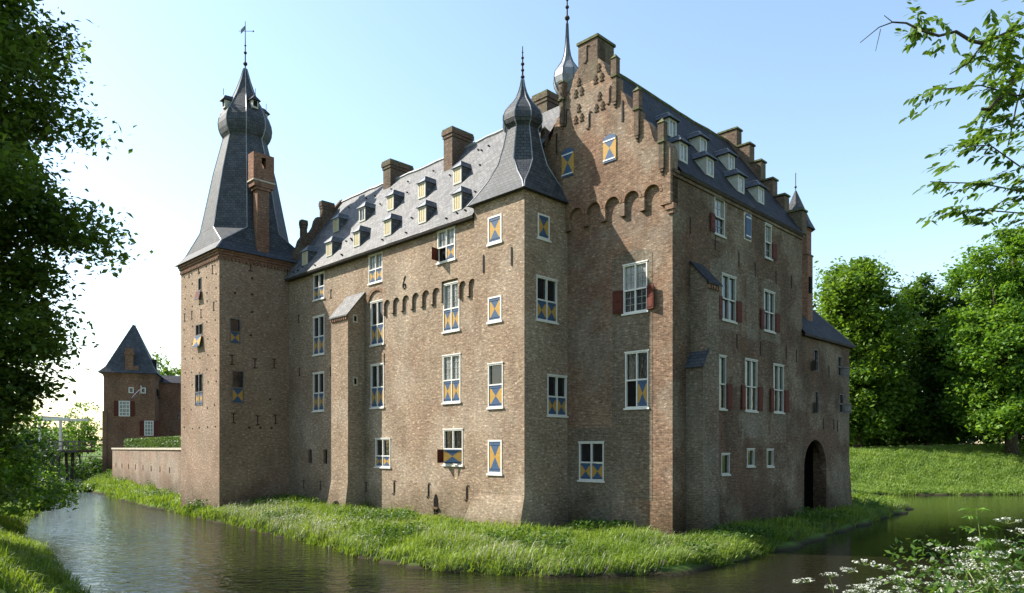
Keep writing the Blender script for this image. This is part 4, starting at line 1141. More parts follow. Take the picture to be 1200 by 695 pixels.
def gwin(s0, s1, z0, z1, side=True):
    mb = MB(); B = lambda a, b, c, e, d0, d1, m=0: mb.box(a, b, -d1, -d0, c, e, m)
    f = .1
    B(s0, s0 + f, z0, z1, 0, .08); B(s1 - f, s1, z0, z1, 0, .08); B(s0 + f, s1 - f, z1 - f, z1, 0, .08); B(s0 + f, s1 - f, z0, z0 + f, 0, .08)
    if side:
        for r in range(1, 4): B(s0 + f, s1 - f, z0 + (z1 - z0) * r / 4 - .03, z0 + (z1 - z0) * r / 4 + .03, .0, .06)
        for r in range(1, 3): B(s0 + (s1 - s0) * r / 3 - .025, s0 + (s1 - s0) * r / 3 + .025, z0 + f, z1 - f, 0, .058)
    o = mb.build('window', 'white', gh, uv=False)
    q = MB(); q.box(s0 + f, s1 - f, -.025, -.004, z0 + f, z1 - f); q.build('pane', 'glass' if not side else 'blind', o, uv=False)
    if side:
        for a, b in ((s0 - .5, s0 - .03), (s1 + .03, s1 + .5)):
            q = MB(); q.box(a, b, -.06, -.01, z0, z1); q.box(a + .06, b - .06, -.075, -.061, z0 + .1, z1 - .1); q.build('shutter', 'oxblood', o, uv=False)
gwin(1.6, 2.8, 6.9, 8.75); gwin(4.35, 5.35, 4.6, 6.4); gwin(2.65, 3.2, 9.7, 10.4, False); gwin(3.95, 4.5, 9.7, 10.4, False)
mb = MB(); mb.box(GW + .1, GW + .16, .8, 1.2, 9.5, 10.4); mb.box(GW, GW + .06, 2.6, 3.1, 9.2, 10.4); mb.box(GW, GW + .06, 4.2, 4.6, 9.2, 10.2); mb.build('window', 'dark', gh, 'small dark side window', uv=False)
# side wing of the gatehouse
mb = MB(); mb.box(GW + .01, GW + 14, 4.2, 9.5, -3, 11.4); mb.build('side_wall', 'brick_red', gh)
mb = MB(); mb.box(GW + 2.2, GW + 2.9, 4.1, 4.19, 6.6, 7.7); mb.build('window', 'rail', gh, uv=False)
mb = MB(); mb.face([(GW, 4.0, 11.4), (GW + 14.2, 4.0, 11.4), (GW + 14.2, 6.9, 12.6), (GW, 6.9, 12.6)]); mb.face([(GW, 9.7, 11.4), (GW + 14.2, 9.7, 11.4), (GW + 14.2, 6.9, 12.6), (GW, 6.9, 12.6)]); mb.build('side_roof', 'slate_dark', gh)
# flag on its staff
fl = thing('flag', 'red white and blue flag hanging from a slanted staff on the gatehouse front', 'flag', (-48.6 + .94 * 3.8 - .34 * -.05, 85 + .34 * 3.8, 11.0), atan2(.34, .94))
mb = MB(); mb.tube([(0, 0, 0), (.35, -1.3, .9)], .035, 5); mb.lathe([(.01, .86), (.09, .95), (.01, 1.04)], (.35, -1.3), 6); mb.build('staff', ['white'], fl, uv=False)
for k, mt in enumerate(('flagred', 'flagwhite', 'flagblue')):
    mb = MB(); n = 5
    for i in range(n):
        f0, f1 = i / n, (i + 1) / n
        P = lambda f, g: (.30 - .9 * f + .15 * g * 0 - g * .22, -1.2 + .35 * f + .10 * sin(f * 7 + g * 3), .80 - .95 * f - .42 * g + .0)
        g0, g1 = k / 3, (k + 1) / 3
        mb.face([P(f0, g0), P(f1, g0), P(f1, g1), P(f0, g1)])
    mb.build('stripe', mt, fl, uv=False)

# ------------------------------------------------------------------ garden wall and hedge
p0 = l2w(-36.2, -6.6); p1 = (-44.2, 79.0)
L_ = hypot(p1[0] - p0[0], p1[1] - p0[1]); ang = atan2(p0[1] - p1[1], p0[0] - p1[0])
gw = thing('garden_wall', 'long low brick garden wall between the corner tower and the gatehouse', 'wall', (*p1, 0), ang)
mb = MB(); mb.box(0, L_, 0, .5, -.5, 4.45); mb.build('wall_face', 'brick_garden', gw)
mb = MB(); mb.box(-.05, L_, -.1, .6, 4.452, 4.62); mb.build('coping', 'stone', gw)
mb = MB()
for k in range(8): mb.box(2 + k * 3.3, 2.12 + k * 3.3, -.03, -.001, 2.5, 3.0)
mb.build('slot', 'dark', gw)

def leaf_quads(P, size, rng, up=0.5, asp=0.55, jitter=.35):
    n = len(P)
    nrm = rng.normal(size=(n, 3)); nrm[:, 2] = np.abs(nrm[:, 2]) + up; nrm /= np.linalg.norm(nrm, axis=1)[:, None]
    t = rng.normal(size=(n, 3)); t -= (t * nrm).sum(1)[:, None] * nrm; t /= np.linalg.norm(t, axis=1)[:, None]
    b = np.cross(nrm, t)
    s = size * (1 + jitter * rng.normal(size=n)).clip(.4, 1.9)
    s = s[:, None]
    V = np.empty((n, 4, 3)); V[:, 0] = P - t * s * .5; V[:, 1] = P + b * s * asp * .5 + nrm * s * .08; V[:, 2] = P + t * s * .5; V[:, 3] = P - b * s * asp * .5 + nrm * s * .08
    return V.reshape(-1, 3), np.arange(n * 4).reshape(n, 4)

# hedge behind the wall
ca, sa = cos(ang), sin(ang)
n = 26000
hx = RNG.uniform(1.0, L_ - .5, n); side = RNG.integers(0, 3, n)
hy = np.where(side == 0, 1.0, RNG.uniform(1.0, 2.2, n)); hz_ = np.where(side == 0, RNG.uniform(4.2, 5.5, n), 5.5) + RNG.normal(0, .05, n); hy = hy + RNG.normal(0, .06, n)
hg = thing('hedge', 'clipped dark green hedge along the top of the garden wall', 'hedge', (*p1, 0), ang)
V, F4 = leaf_quads(np.column_stack([hx, hy, hz_]), .13, RNG, .3)
big_mesh('foliage', V, F4, 'leaf_hedge', hg)
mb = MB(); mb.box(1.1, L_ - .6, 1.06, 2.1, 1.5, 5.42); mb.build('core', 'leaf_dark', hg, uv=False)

# ------------------------------------------------------------------ drawbridge
br = thing('drawbridge', 'timber drawbridge on dark trestles with a white lifting frame beside the gatehouse', 'bridge', (-52.4, 88, 0), radians(174))
mb = MB(); mb.box(0, 14, -1.5, 1.5, 4.05, 4.35); mb.build('deck', 'wood_dark', br)
for k in range(9):
    mb = MB(); mb.box(.4 + k * 1.6, .5 + k * 1.6, 1.38, 1.48, 4.352, 5.4); mb.box(.4 + k * 1.6, .5 + k * 1.6, -1.48, -1.38, 4.352, 5.4); mb.build('post', 'rail', br, uv=False)
for zz in (4.85, 5.4):
    mb = MB(); mb.box(0, 14, 1.5, 1.56, zz - .05, zz + .05); mb.build('rail', 'rail', br, uv=False); mb = MB(); mb.box(0, 14, -1.56, -1.5, zz - .05, zz + .05); mb.build('rail', 'rail', br, uv=False)
for x in (3.1, 5.9, 9.5):
    for y in (-1.2, 1.2):
        mb = MB(); mb.tube([(x - .35, y, 4.05), (x - .15, y, -1)], .19, 6); mb.build('trestle_leg', 'wood_dark', br, uv=False)
        mb = MB(); mb.tube([(x + .6, y, 4.05), (x + .3, y, -1)], .17, 6); mb.build('trestle_leg', 'wood_dark', br, uv=False)
for y in (-1.7, 1.7):
    mb = MB(); mb.box(4.7, 4.95, y - .12, y + .12, 4.3, 8.0); mb.build('lifting_post', 'white', br, uv=False)
    mb = MB(); mb.box(1.0, 8.2, y - .12, y + .12, 8.0, 8.28); mb.build('balance_beam', 'white', br, uv=False)
mb = MB(); mb.box(4.62, 5.03, -1.9, 1.9, 8.285, 8.5); mb.build('lintel', 'white', br, uv=False)

# ------------------------------------------------------------------ trees
def gz(x, y): return float(height(np.array([[x, y]]))[0])
def tree(name, label, cat, base, crowns, nclump, nleaf, crad, lsize, tr, mt, group=None, seed=1, trunk_h=None, limbs=16, hole=0.0, up=.5, lean=(0, 0), flat=.65):
    """crowns: list of (dx, dy, z, rx, ry, rz, weight) ellipsoids above the base"""
    rng = np.random.default_rng(seed); rd = random.Random(seed)
    x, y = base; z = gz(x, y) - .15
    t = thing(name, label, cat, (x, y, z), 0, group)
    W_ = np.array([c[6] for c in crowns], float); W_ /= W_.sum()
    which = rng.choice(len(crowns), nclump, p=W_)
    C_ = np.array([c[:6] for c in crowns])[which]
    dirs = rng.normal(size=(nclump, 3)); dirs /= np.linalg.norm(dirs, axis=1)[:, None]
    rad = rng.uniform(0, 1, nclump) ** .38
    lump = 1 + .13 * np.sin(dirs[:, 0] * 5 + seed) + .10 * np.sin(dirs[:, 2] * 7 + dirs[:, 1] * 4 + seed * 2)
    cc = C_[:, :3] + dirs * (rad * lump)[:, None] * C_[:, 3:6]
    cs = crad * rng.uniform(.55, 1.35, nclump)
    # leaves
    k = rng.integers(0, nclump, nleaf)
    off = rng.normal(size=(nleaf, 3)) * np.array([1, 1, flat]) * .55
    P = cc[k] + off * cs[k][:, None]
    P = P[P[:, 2] > .6]
    V, F4 = leaf_quads(P, lsize, rng, up)
    big_mesh('crown', V, F4, mt, t)
    # trunk and limbs
    top = max(c[2] for c in crowns)
    th = trunk_h or top
    mb = MB(); path, radii = [], []
    for i in range(7):
        f = i / 6
        path.append((lean[0] * f * f + .25 * sin(f * 5 + seed) * f, lean[1] * f * f + .2 * cos(f * 4 + seed) * f, f * th)); radii.append(tr * (1.35 - .35 * min(1, f * 8)) * (1 - .8 * f))
    mb.tube(path, radii, 8); tk = mb.build('trunk', 'bark', t, uv=False, smooth=True)
    mb = MB()
    for i in range(limbs):
        f = rd.uniform(.28, .95); a = path[min(6, int(f * 6))]
        e = cc[rng.integers(0, nclump)]
        m = ((a[0] + e[0]) / 2 + rd.uniform(-.4, .4), (a[1] + e[1]) / 2 + rd.uniform(-.4, .4), (a[2] * .6 + e[2] * .4))
        r0 = tr * .38 * (1 - .6 * f)
        mb.tube([a, m, tuple(e)], [r0, r0 * .6, r0 * .18], 5)
    mb.build('limb', 'bark', t, uv=False, smooth=True)
    return t

# big dark tree on the near left bank
tree('overhanging_tree', 'big dark leafy tree overhanging the moat at the left edge', 'tree', (-21.4, 25.0),
     [(.2, 0, 18.5, 4.7, 4, 6, 6.5), (1.8, 0, 15.2, 3.6, 3, 1.8, 1.8), (.6, 0, 13.0, 3.4, 3, 3.2, 2.2), (2.5, 0, 10.4, 3.7, 3.5, 2.6, 3.2), (1.8, 0, 7.0, 3.9, 3.5, 1.9, 2.4), (.3, 0, 4.2, 4.0, 3.5, 2.6, 2.6), (1.0, .5, .9, 3.2, 3, 1.0, 1.0), (-3.0, 1, 11, 4.5, 5, 9, 3.0)],
     640, 190000, .95, .22, .5, 'leaf_left', seed=4, limbs=46, trunk_h=20)
# trees on the right, beyond the moat
RT = [
 ('broadleaf_tree', 'tall bright green rounded tree right beside the castle annex', (44.6, 92), [(0, 0, 15, 5.6, 5.5, 8.0, 4), (-1.5, 0, 20, 4.0, 4, 4.6, 2), (1, 0, 8.5, 5.6, 5, 4.5, 1.5), (0, -1, 4.2, 5.2, 4, 2.6, 1.3)], 230, 48000, 1.6, .50, .5, 'leaf_a', 21),
 ('broadleaf_tree', 'narrow tree with a rounded top set back between two larger trees', (56.5, 97), [(0, 0, 18.6, 4.2, 4, 5.5, 2), (0, 0, 11, 4.6, 4, 7, 2), (0, -1, 4, 4.6, 4, 3, 1)], 140, 30000, 1.5, .50, .45, 'leaf_b', 22),
 ('broadleaf_tree', 'tallest bright tree at the right edge with drooping lower branches', (59.5, 85), [(0, 0, 21, 6.0, 6, 6.5, 3), (-1.2, 0, 13, 6.6, 6, 6, 3.2), (4, 0, 14, 6, 6, 9, 3), (-.5, -1, 5.6, 6.0, 5, 3.2, 2.0), (5, -1, 25, 4.5, 5, 5, 1.2)], 330, 66000, 1.5, .48, .55, 'leaf_c', 23),
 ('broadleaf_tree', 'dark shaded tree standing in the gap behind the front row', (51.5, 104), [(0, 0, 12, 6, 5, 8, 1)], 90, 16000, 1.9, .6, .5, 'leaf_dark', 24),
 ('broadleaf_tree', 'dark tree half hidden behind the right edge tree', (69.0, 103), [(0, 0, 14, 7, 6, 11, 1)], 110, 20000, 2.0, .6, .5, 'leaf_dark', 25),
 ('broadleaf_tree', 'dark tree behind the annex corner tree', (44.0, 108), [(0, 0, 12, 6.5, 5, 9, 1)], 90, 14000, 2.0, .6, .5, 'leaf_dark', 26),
 ('broadleaf_tree', 'mid green tree leaving the frame beyond the right edge', (76.0, 92), [(0, 0, 15, 7, 7, 11, 1)], 150, 22000, 1.9, .6, .5, 'leaf_a', 27),
]
for nm, lab, b, cr, nc, nl, crd, ls, tr_, mt, sd in RT:
    tree(nm, lab, 'tree', b, cr, nc, nl, crd, ls, tr_, mt, 'trees on the right bank', sd)
# a dark understorey of shrubs under them
for i, (x, y, w, h, lab) in enumerate(((43.5, 100, 6, 6, 'dark shrub at the foot of the annex corner tree'), (50.5, 99, 6, 6, 'dark shrub under the gap between the right bank trees'),
                                  (57.5, 102, 6, 6, 'dark shrub below the narrow tree'), (66, 98, 7, 6, 'dark shrub behind the trunk of the tallest right tree'), (78, 100, 7, 7, 'dark shrub beyond the right edge'))):
    tree('shrub', lab, 'shrub', (x, y), [(0, 0, h * .5, w, 3, h * .62, 1)], 60, 9000, 1.3, .45, .14, 'leaf_b', 'shrubs under the right bank trees', 40 + i, limbs=6)
# left distance: small tree by the bridge, bushes, trees beyond the gatehouse
tree('young_tree', 'thin young tree with sparse leaves behind the drawbridge', 'tree', (-69.5, 115), [(0, 0, 9, 4.0, 3.5, 4.2, 1)], 46, 2600, 1.1, .42, .2, 'leaf_c', seed=51, limbs=22)
for i, (x, y, r, h, lab, mt) in enumerate(((-61.5, 106, 2.6, 4.4, 'rounded green bush just left of the gatehouse', 'leaf_b'), (-66, 112, 2.6, 3.6, 'low bush behind the drawbridge rail', 'leaf_a'), (-76, 118, 4, 5, 'bush under the far end of the drawbridge', 'leaf_b'))):
    tree('bush', lab, 'bush', (x, y), [(0, 0, h * .5, r, r, h * .55, 1)], 50, 5000, .9, .34, .1, mt, 'bushes by the drawbridge', 60 + i, limbs=5)
tree('broadleaf_tree', 'round green tree rising behind the gatehouse side wing', 'tree', (-54.5, 112), [(0, 0, 13.6, 5.5, 5, 6, 1)], 90, 12000, 1.4, .5, .4, 'leaf_a', seed=70)
tree('broadleaf_tree', 'dark tree on the far bank left of the drawbridge', 'tree', (-88, 112), [(0, 0, 10, 8, 6, 9, 1)], 120, 16000, 1.8, .55, .4, 'leaf_b', seed=71)
tree('bank_bush', 'low bush on the left bank under the overhanging tree', 'bush', (-31.5, 41.0), [(1.2, 0, 1.4, 2.8, 2.6, 1.6, 1)], 60, 7000, .7, .2, .1, 'leaf_b', seed=72, limbs=8)
tree('bank_tree', 'young tree with light olive leaves dipping over the water below the big dark tree', 'tree', (-28.2, 38.2), [(.8, -.4, 3.6, 3.3, 3, 3.0, 2), (2.2, -.4, 1.6, 3.0, 2.4, 1.3, 1), (-1, 0, 6, 3, 3, 2.2, 1)], 130, 17000, .7, .21, .14, 'leaf_c', seed=75, limbs=26)
tree('bank_bush', 'tall bush on the left bank close to the bridge', 'bush', (-47.0, 66.0), [(0, 0, 2.5, 3.8, 3.6, 2.8, 1)], 60, 7000, .9, .28, .12, 'leaf_b', seed=73, limbs=8)
tree('bank_bush', 'dark waterside bush where the garden wall begins', 'bush', (-46.2, 76.0), [(0, 0, 1.0, 2.2, 2.4, 1.2, 1)], 40, 4000, .7, .28, .1, 'leaf_b', seed=74, limbs=5)
# far woods as one mass
def woods(name, label, arc, z0, mt, seed, nl=26000, size=1.6):
    rng = np.random.default_rng(seed); P = []
    for (x, y, w, h) in arc:
        k = int(nl / len(arc)); d = rng.normal(size=(k, 3)); d /= np.linalg.norm(d, axis=1)[:, None]
        P.append(np.array([x, y, z0 + h * .45]) + d * (rng.uniform(0, 1, k) ** .4)[:, None] * np.array([w, w * .6, h * .55]))
    V, F4 = leaf_quads(np.concatenate(P), size, rng, .4)
    return tag(big_mesh(name, V, F4, mt), label, 'woods', kind='stuff')
rg = random.Random(9)
woods('far_woods', 'far off line of trees along the horizon on the left', [(-330 + 26 * i, 330 + rg.uniform(-20, 20), 20, rg.uniform(9, 15)) for i in range(12)], 2, 'leaf_b', 80, 22000, 1.8)
woods('far_woods', 'dense wood behind the trees on the right bank', [(20 + 11 * i, 135 + rg.uniform(-6, 6), 9, rg.uniform(15, 22)) for i in range(12)], 3, 'leaf_dark', 81, 26000, 1.2)

# leafy branch reaching in from a tree beside the camera, at the right
def spray(V, F, p, d, rng, n, L, size):
    """a twig of n leaflets along direction d from p"""
    d = np.array(d, float); d /= np.linalg.norm(d)
    s = np.cross(d, (0, 0, 1)); s /= np.linalg.norm(s) + 1e-9
    for i in range(n):
        f = (i + 1) / n; q = np.array(p) + d * L * f + np.array((0, 0, -.16 * L * f * f))
        for sgn in (-1, 1):
            t = d * .55 + s * sgn * .75 + np.array((0, 0, -.35)) + rng.normal(size=3) * .22; t /= np.linalg.norm(t)
            w = np.cross(t, rng.normal(size=3) * .4 + np.array((0, 0, 1))); w /= np.linalg.norm(w)
            l = size * rng.uniform(.65, 1.25); b = len(V)
            V += [q, q + t * l * .35 + w * l * .2, q + t * l * .75 + w * l * .15 + np.array((0, 0, -.04 * l)), q + t * l + np.array((0, 0, -.12 * l)), q + t * l * .75 - w * l * .15 + np.array((0, 0, -.04 * l)), q + t * l * .35 - w * l * .2]
            F.append([b, b + 1, b + 2, b + 3, b + 4, b + 5])
ash = thing('leafy_tree', 'tree outside the right edge whose leafy boughs hang into the sky', 'tree', (11.6, 10.5, gz(11.6, 10.5) - .1))
rng = np.random.default_rng(5)
def W3(px, py, D): return np.array([(px - 600) / 837 * D - 11.6, D - 10.5, EYE + (525 - py) / 837 * D - (gz(11.6, 10.5) - .1)])
mb = MB(); mb.tube([(0, 0, 0), (.15, .05, 3), (-.1, .2, 6), (.2, .2, 9), (.1, .4, 12)], [.26, .2, .17, .13, .06], 8); mb.build('trunk', 'bark', ash, uv=False, smooth=True)
D = 10.5
boughs = [
 ([(1330, 40), (1200, 82), (1160, 128), (1150, 128)], .045, 0), 
 ([(1330, 20), (1200, 30), (1152, 51), (1138, 48), (1120, 37), (1100, 42), (1080, 36), (1062, 27), (1046, 26)], .035, 0),
 ([(1152, 51), (1135, 74), (1113, 87)], .016, 0),
 ([(1046, 26), (1030, 32), (1008, 50)], .010, 0), ([(1046, 26), (1036, 18)], .007, 0), ([(1032, 34), (1026, 60)], .006, 0),
 ([(1340, 120), (1230, 110), (1190, 112), (1150, 100), (1100, 105)], .02, 1),
 ([(1340, 100), (1210, 60), (1192, 120), (1181, 172)], .02, 0),
 ([(1340, 220), (1240, 200), (1195, 195), (1160, 170), (1125, 172)], .016, 1),
 ([(1340, 190), (1250, 225), (1200, 225), (1150, 215), (1090, 213)], .018, 1),
 ([(1340, 270), (1260, 255), (1200, 250), (1150, 246), (1104, 252)], .016, 1),
 ([(1340, 60), (1260, 20), (1220, -40), (1180, -80)], .03, 1),
 ([(1340, 160), (1250, 150), (1215, 150), (1180, 145), (1160, 150)], .016, 1),
]
LV, LF = [], []
for pts, r, leafy in boughs:
    dj = rng.uniform(-.5, .5)
    Pp = [W3(a, b, D + dj * (0 if r > .03 else 1)) for a, b in pts]
    mb = MB(); mb.tube([tuple(q) for q in Pp], [r * (1 - .75 * i / len(Pp)) for i in range(len(Pp))], 5); mb.build('branch', 'bark', ash, uv=False)
    if leafy:
        for i in range(len(Pp) - 1):
            for k in range(7):
                f = rng.uniform(); q = Pp[i] * (1 - f) + Pp[i + 1] * f + rng.normal(size=3) * (.06, .25, .035)
                dd = Pp[i + 1] - Pp[i]; dd /= np.linalg.norm(dd)
                spray(LV, LF, q, dd + rng.normal(size=3) * (.4, .4, .16), rng, 6, rng.uniform(.22, .40), .135)
for px, py, k in ((1080, 25, 5), (1090, 38, 7), (1076, 12, 3), (1118, 36, 7), (1152, 62, 8), (1165, 50, 8), (1178, 25, 14), (1190, 40, 16), (1180, 65, 14), (1195, 75, 14), (1170, 115, 10), (1185, 100, 10)):
    for i in range(k):
        spray(LV, LF, W3(px, py, D) + rng.normal(size=3) * (.10, .25, .09), rng.normal(size=3) + np.array((-.4, 0, -.5)), rng, 4, rng.uniform(.12, .26), .13)
LV = np.array(LV); LF = np.array(LF)
big_mesh('foliage', LV, LF, 'leaf_near', ash)
# crown of that tree, out of the frame above and to the right
V, F4 = leaf_quads(np.array([2.6, 0, 11]) + rng.normal(size=(2500, 3)) * (.9, 1.2, 1.4), .2, rng)
big_mesh('crown', V, F4, 'leaf_near', ash)

# ------------------------------------------------------------------ grass
def castle_mask(P):
    dx, dy = P[:, 0] - CX, P[:, 1] - CY
    lx = -(dx * U[0] + dy * U[1]); ly = dx * 837 / n_ + dy * 845 / n_
    m = (lx < .1) & (lx > -9.4) & (ly > -.1) & (ly < 22)
    m |= (lx < -6) & (lx > -36.3) & (ly > -2.9) & (ly < 6)
    m |= (lx < -6.0) & (lx > -10.0) & (ly > -3.5) & (ly < 1)
    m |= (lx < -29.5) & (lx > -36.3) & (ly > -7.9) & (ly < 0)
    m |= (lx < -20.1) & (lx > -22.1) & (ly > -4.1) & (ly < 0)
    return m
def blades(name, label, P, hgt, wid, mt, rng, lean=.45, wind=(.5, -.25), hj=.35, seg=3):
    n = len(P); z = height(P)
    h = hgt * (1 + hj * rng.normal(size=n)).clip(.35, 2) * (1 + .38 * np.sin(P[:, 0] * 1.05 + 2 * np.sin(P[:, 1] * .6)) * np.sin(P[:, 1] * 1.35 + 1.7 * np.sin(P[:, 0] * .5)))
    a = rng.uniform(0, 2 * pi, n); side = np.stack([np.cos(a), np.sin(a), 0 * a], 1) * wid * .5
    ld = np.stack([rng.normal(0, lean, n) + wind[0], rng.normal(0, lean, n) + wind[1], 0 * a], 1) * h[:, None]
    b = np.column_stack([P, z - .04])
    up = np.zeros((n, 3)); up[:, 2] = h
    mid = b + up * .62 + ld * .30; tip = b + up * (1 - .35 * np.linalg.norm(ld, axis=1) / h).clip(.35, 1)[:, None] + ld * .95
    V = np.empty((n, 5, 3)); V[:, 0] = b - side; V[:, 1] = b + side; V[:, 2] = mid + side * .8; V[:, 3] = mid - side * .8; V[:, 4] = tip
    i = np.arange(n)[:, None] * 5
    F1 = i + np.array([[0, 1, 2]]); F2 = i + np.array([[0, 2, 3]]); F3 = i + np.array([[3, 2, 4]])
    o = big_mesh(name, V.reshape(-1, 3), np.concatenate([F1, F2, F3]), mt)
    return tag(o, label, 'grass', kind='stuff')
def scatter(n, x0, x1, y0, y1, cond, rng):
    P = np.column_stack([rng.uniform(x0, x1, n), rng.uniform(y0, y1, n)])
    return P[cond(P)]
rng = np.random.default_rng(77)
def isl(dmax, dmin=0.0):
    def c(P):
        d, i = dist_poly(P, ISLAND); d = d + wob(P)
        return i & (d > dmin) & (d < dmax) & ~castle_mask(P)
    return c
def clumpy(P, rng, k=.9):
    f = .5 + .5 * np.sin(P[:, 0] * 1.7 + 1.3 * np.sin(P[:, 1] * 1.1)) * np.sin(P[:, 1] * 1.9 + np.sin(P[:, 0] * .8))
    return P[rng.uniform(size=len(P)) < .35 + .65 * f]
Pn = clumpy(scatter(330000, -24, 13, 24.5, 52, isl(8.5, -.4), rng), rng)
print('near island grass', len(Pn))
blades('bank_grass', 'long wind-combed green grass on the sunny castle bank', Pn, .43, .032, 'grass', rng)
Pr = scatter(120000, 6, 33, 27, 60, isl(7.5, -.4), rng)
blades('bank_grass', 'dense grass on the shaded bank before the right front', Pr, .38, .045, 'grass', rng)
Pl = scatter(110000, -52, -18, 45, 86, isl(8, -.4), rng)
blades('bank_grass', 'tall grass on the bank below the garden wall', Pl, .45, .055, 'grass', rng)
# paler seed heads combed over the sunny bank
Ps = scatter(90000, -22, 10, 24.5, 50, isl(4.2, .15), rng)
w_ = .5 + .5 * np.sin(Ps[:, 0] * .9 + Ps[:, 1] * .5)
Ps = Ps[rng.uniform(size=len(Ps)) < np.where(Ps[:, 0] < 0, .55, .25) * w_]
blades('seeding_grass', 'pale bleached grass heads drooping over the sunny bank', Ps, .58, .020, 'seed', rng, lean=.3, wind=(.55, -.4))
# white umbels in drifts along the left bank
def umbels(P, hgt, r, n, rng):
    z = height(P); c = np.column_stack([P, z + hgt * rng.uniform(.75, 1.2, len(P))])
    q = np.repeat(c, n, 0) + rng.normal(size=(len(P) * n, 3)) * (r, r, r * .35)
    return q
Pw = scatter(9000, -34, -6, 27, 62, isl(2.7, .3), rng)
wv = np.sin(Pw[:, 0] * .55 + 1) + np.sin(Pw[:, 1] * .9)
Pw = Pw[(wv > -.35)]
V, F4 = leaf_quads(umbels(Pw, .58, .13, 6, rng), .045, rng, 1.2, .9)
tag(big_mesh('white_wildflowers', V, F4, 'petal'), 'drift of small white wildflowers along the left castle bank', 'wildflowers', kind='stuff')
# right far bank
def rb(P):
    d, i = dist_poly(P, OUTER); return (~i) & (d < 24)
Pb = scatter(230000, 16, 78, 69, 96, rb, rng)
blades('meadow_grass', 'sunlit meadow grass on the slope beyond the moat', Pb, .27, .06, 'grass_far', rng)
# left near bank
def lb(P):
    d, i = dist_poly(P, OUTER); return (~i) & (d < 9)
Pc = scatter(120000, -34, -11, 17, 50, lb, rng)
blades('near_grass', 'lush grass on the near bank at the lower left', Pc, .34, .03, 'grass', rng)
Pd = scatter(60000, -75, -30, 50, 112, lb, rng)
blades('far_bank_grass', 'grass on the outer bank leading to the drawbridge', Pd, .4, .09, 'grass_far', rng)
# broad-leaved weeds in clumps
def weeds(name, label, n, box_, cond, hgt, size, mt):
    P = scatter(n, *box_, cond, rng)
    f = np.sin(P[:, 0] * .8 + 1.2 * np.sin(P[:, 1] * .7)) + np.sin(P[:, 1] * 1.1 + P[:, 0] * .4)
    P = P[f > .75]
    q = np.repeat(np.column_stack([P, height(P)]), 9, 0); q[:, 2] += rng.uniform(.1, 1, len(q)) * hgt; q[:, :2] += rng.normal(0, .09, (len(q), 2))
    V, F4 = leaf_quads(q, size, rng, .6, .5)
    return tag(big_mesh(name, V, F4, mt), label, 'weeds', kind='stuff')
weeds('bank_weeds', 'dark clumps of nettles and dock among the sunny bank grass', 16000, (-22, 13, 25, 50), isl(8, .4), .62, .13, 'leaf_b')
weeds('bank_weeds', 'dark leafy weeds on the bank under the garden wall and tower', 9000, (-50, -18, 44, 84), isl(8, .2), .75, .17, 'leaf_b')
weeds('bank_weeds', 'leafy weeds on the shaded bank before the right front', 12000, (5, 32, 27, 58), isl(8, .2), .6, .15, 'leaf_b')
# dead stems and reeds at the waterline
Pe = scatter(150000, -24, 32, 24, 60, isl(.5, -.1), rng)
blades('waterline_stems', 'dry brown stems fringing the waterline of the castle bank', Pe[:22000], .3, .025, 'rail', rng, lean=.5)

# ------------------------------------------------------------------ cow parsley beside the camera
def parsley_proto(seed, h):
    rng = np.random.default_rng(seed); st = MB(); PV = []
    root = np.array((0, 0, -.1))
    st.tube([(0, 0, -.1), (.02, 0, h * .5), (.03, .02, h * .8)], [.012, .009, .006], 5)
    heads = []
    for k in range(rng.integers(3, 6)):
        a = rng.uniform(0, 2 * pi); f = rng.uniform(.45, .8); s = np.array((.02, .01, h * f)); r = rng.uniform(.12, .32)
        e = s + np.array((cos(a) * r, sin(a) * r, h * rng.uniform(.14, .32)))
        st.tube([tuple(s), tuple((s + e) / 2 + np.array((cos(a) * .03, sin(a) * .03, -.02))), tuple(e)], [.006, .005, .004], 4); heads.append(e)
    heads.append(np.array((.03, .02, h)));
    for e in heads:
        nr = 8
        for j in range(nr):
            a = 2 * pi * j / nr + rng.uniform(-.2, .2); rr_ = rng.uniform(.03, .06) if j % 3 else .02
            u_ = e + np.array((cos(a) * rr_, sin(a) * rr_, .035 - rr_ * .25))
            st.tube([tuple(e), tuple(u_)], .0022, 3, cap=False)
            PV.append(u_ + rng.normal(size=(9, 3)) * (.0075, .0075, .003))
    LP = []
    for k in range(5):
        a = rng.uniform(0, 2 * pi); s = np.array((0, 0, h * rng.uniform(.1, .5))); d = np.array((cos(a), sin(a), .35))
        for i in range(110): LP.append(s + d * rng.uniform(.05, .35) + rng.normal(size=3) * (.05, .05, .03))
    return st, np.concatenate(PV), np.array(LP)
protos = []
for sd in range(4):
    st, pv, lp = parsley_proto(200 + sd, 1.0)
    ro = np.random.default_rng(sd)
    t = bpy.data.objects.new('cow_parsley', None)
    s_ = st.build('stem', 'stem', None, uv=False)
    V, F4 = leaf_quads(pv, .0095, ro, 1.3, .95); u_ = big_mesh('umbel', V, F4, 'petal')
    V, F4 = leaf_quads(lp, .06, ro, .6, .45); l_ = big_mesh('leaf', V, F4, 'leaf_near')
    protos.append((s_.data, u_.data, l_.data))
    for q in (s_, u_, l_): bpy.data.objects.remove(q)
    bpy.data.objects.remove(t)
def place_parsley(x, y, h, k, lab, grp):
    t = thing('cow_parsley', lab, 'wildflower', (x, y, gz(x, y)), random.uniform(0, 6), grp)
    for nm, me in zip(('stem', 'umbel', 'leaf'), protos[k % 4]):
        o = bpy.data.objects.new(nm, me); COL.objects.link(o); o.parent = t; o.scale = (h, h, h)
        if nm != 'stem': o['kind'] = 'stuff'
rr = random.Random(12)
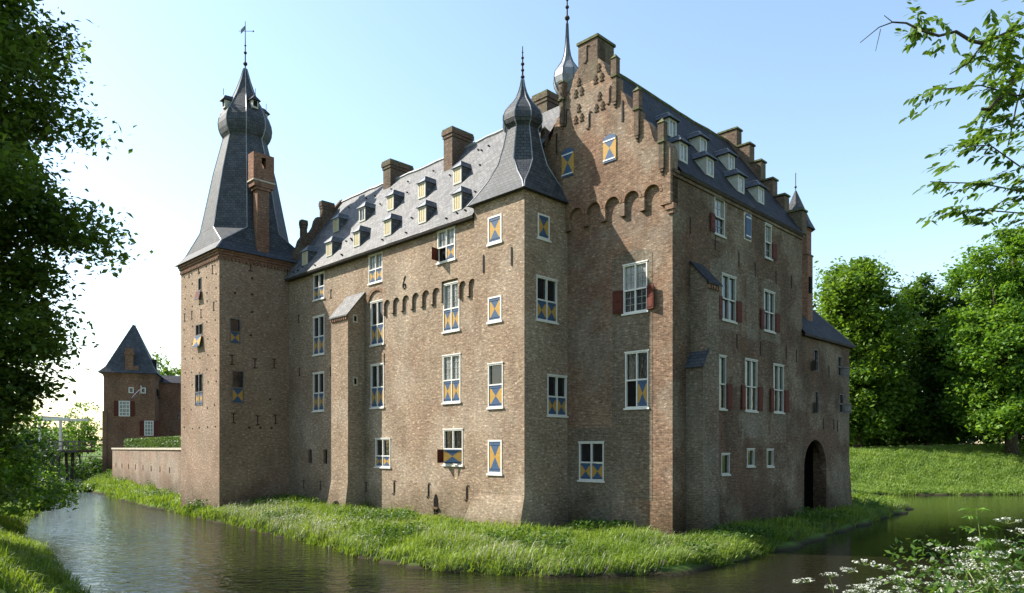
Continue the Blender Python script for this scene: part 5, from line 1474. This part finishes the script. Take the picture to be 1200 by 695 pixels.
def put(px, py, D, lab, grp, k):
    x = (px - 600) / 837 * D; z = EYE + (525 - py) / 837 * D; g = gz(x, D)
    place_parsley(x, D, max(.35, z - g), k, lab, grp)
LABP = 'white cow parsley flowering among the plants at the lower right corner'
for i in range(34):
    f = rr.random() ** .7
    px = 1000 + 205 * f; py = 694 - 62 * f * rr.uniform(.0, 1.1) + rr.uniform(-4, 8)
    put(px, py, rr.uniform(6.0, 8.0), LABP, 'cow parsley at the lower right', i)
for i, (px, py) in enumerate(((934, 686), (950, 684), (972, 690), (1000, 672), (1022, 664), (1035, 668))):
    put(px, py, 7.6, 'white cow parsley heads standing alone against the dark water', 'cow parsley leaning over the water', i)
put(1113, 648, 6.5, 'tallest cow parsley stalk standing above the flowers at the lower right', None, 2)
put(1190, 615, 6.6, 'cow parsley reaching highest against the right edge', None, 1)
for i in range(8):
    put(10 + i * 9 + rr.uniform(-4, 4), 655 + i * 4 + rr.uniform(-4, 4), 23.5 + rr.uniform(0, 3), 'small white umbel flower in the grass at the lower left', 'umbel flowers at the lower left', i)
weeds('foreground_weeds', 'tangled leafy stems below the white flowers at the lower right', 2200, (2.8, 7.5, 5.6, 7.6), lambda P: (height(P) > .3) & (P[:, 0] > .54 * P[:, 1]), 1.2, .05, 'leaf_near')
Pg = scatter(16000, 2.5, 7.5, 5.2, 8.6, lambda P: height(P) > .3, rng)
blades('foreground_grass', 'rank grass under the white flowers at the lower right', Pg, .36, .010, 'grass', rng)
# light green sprig between the flowers
sp = thing('sapling', 'light green leafy sapling rising beside the flowers at the right', 'sapling', (4.35, 6.6, gz(4.35, 6.6)))
zt_ = 4.05 - gz(4.35, 6.6)
mb = MB(); mb.tube([(0, 0, 0), (.05, 0, zt_ * .6), (-.06, 0, zt_)], [.012, .009, .004], 5); mb.build('stem', 'stem', sp, uv=False)
LV, LF = [], []
rng = np.random.default_rng(8)
for k in range(30):
    f = rng.uniform(.55, 1.02); a = rng.uniform(0, 2 * pi)
    spray(LV, LF, (0.02 - .06 * f, 0, zt_ * f), (cos(a), sin(a), .2), rng, 4, .13, .06)
big_mesh('leaf', np.array(LV), np.array(LF), 'leaf_c', sp)['kind'] = 'stuff'

# ------------------------------------------------------------------ done
print('objects', len(bpy.data.objects), 'tris', sum(sum(len(p.vertices) - 2 for p in m.polygons) if len(m.polygons) < 20000 else len(m.polygons) * (len(m.polygons[0].vertices) - 2) for m in bpy.data.meshes if m.users))
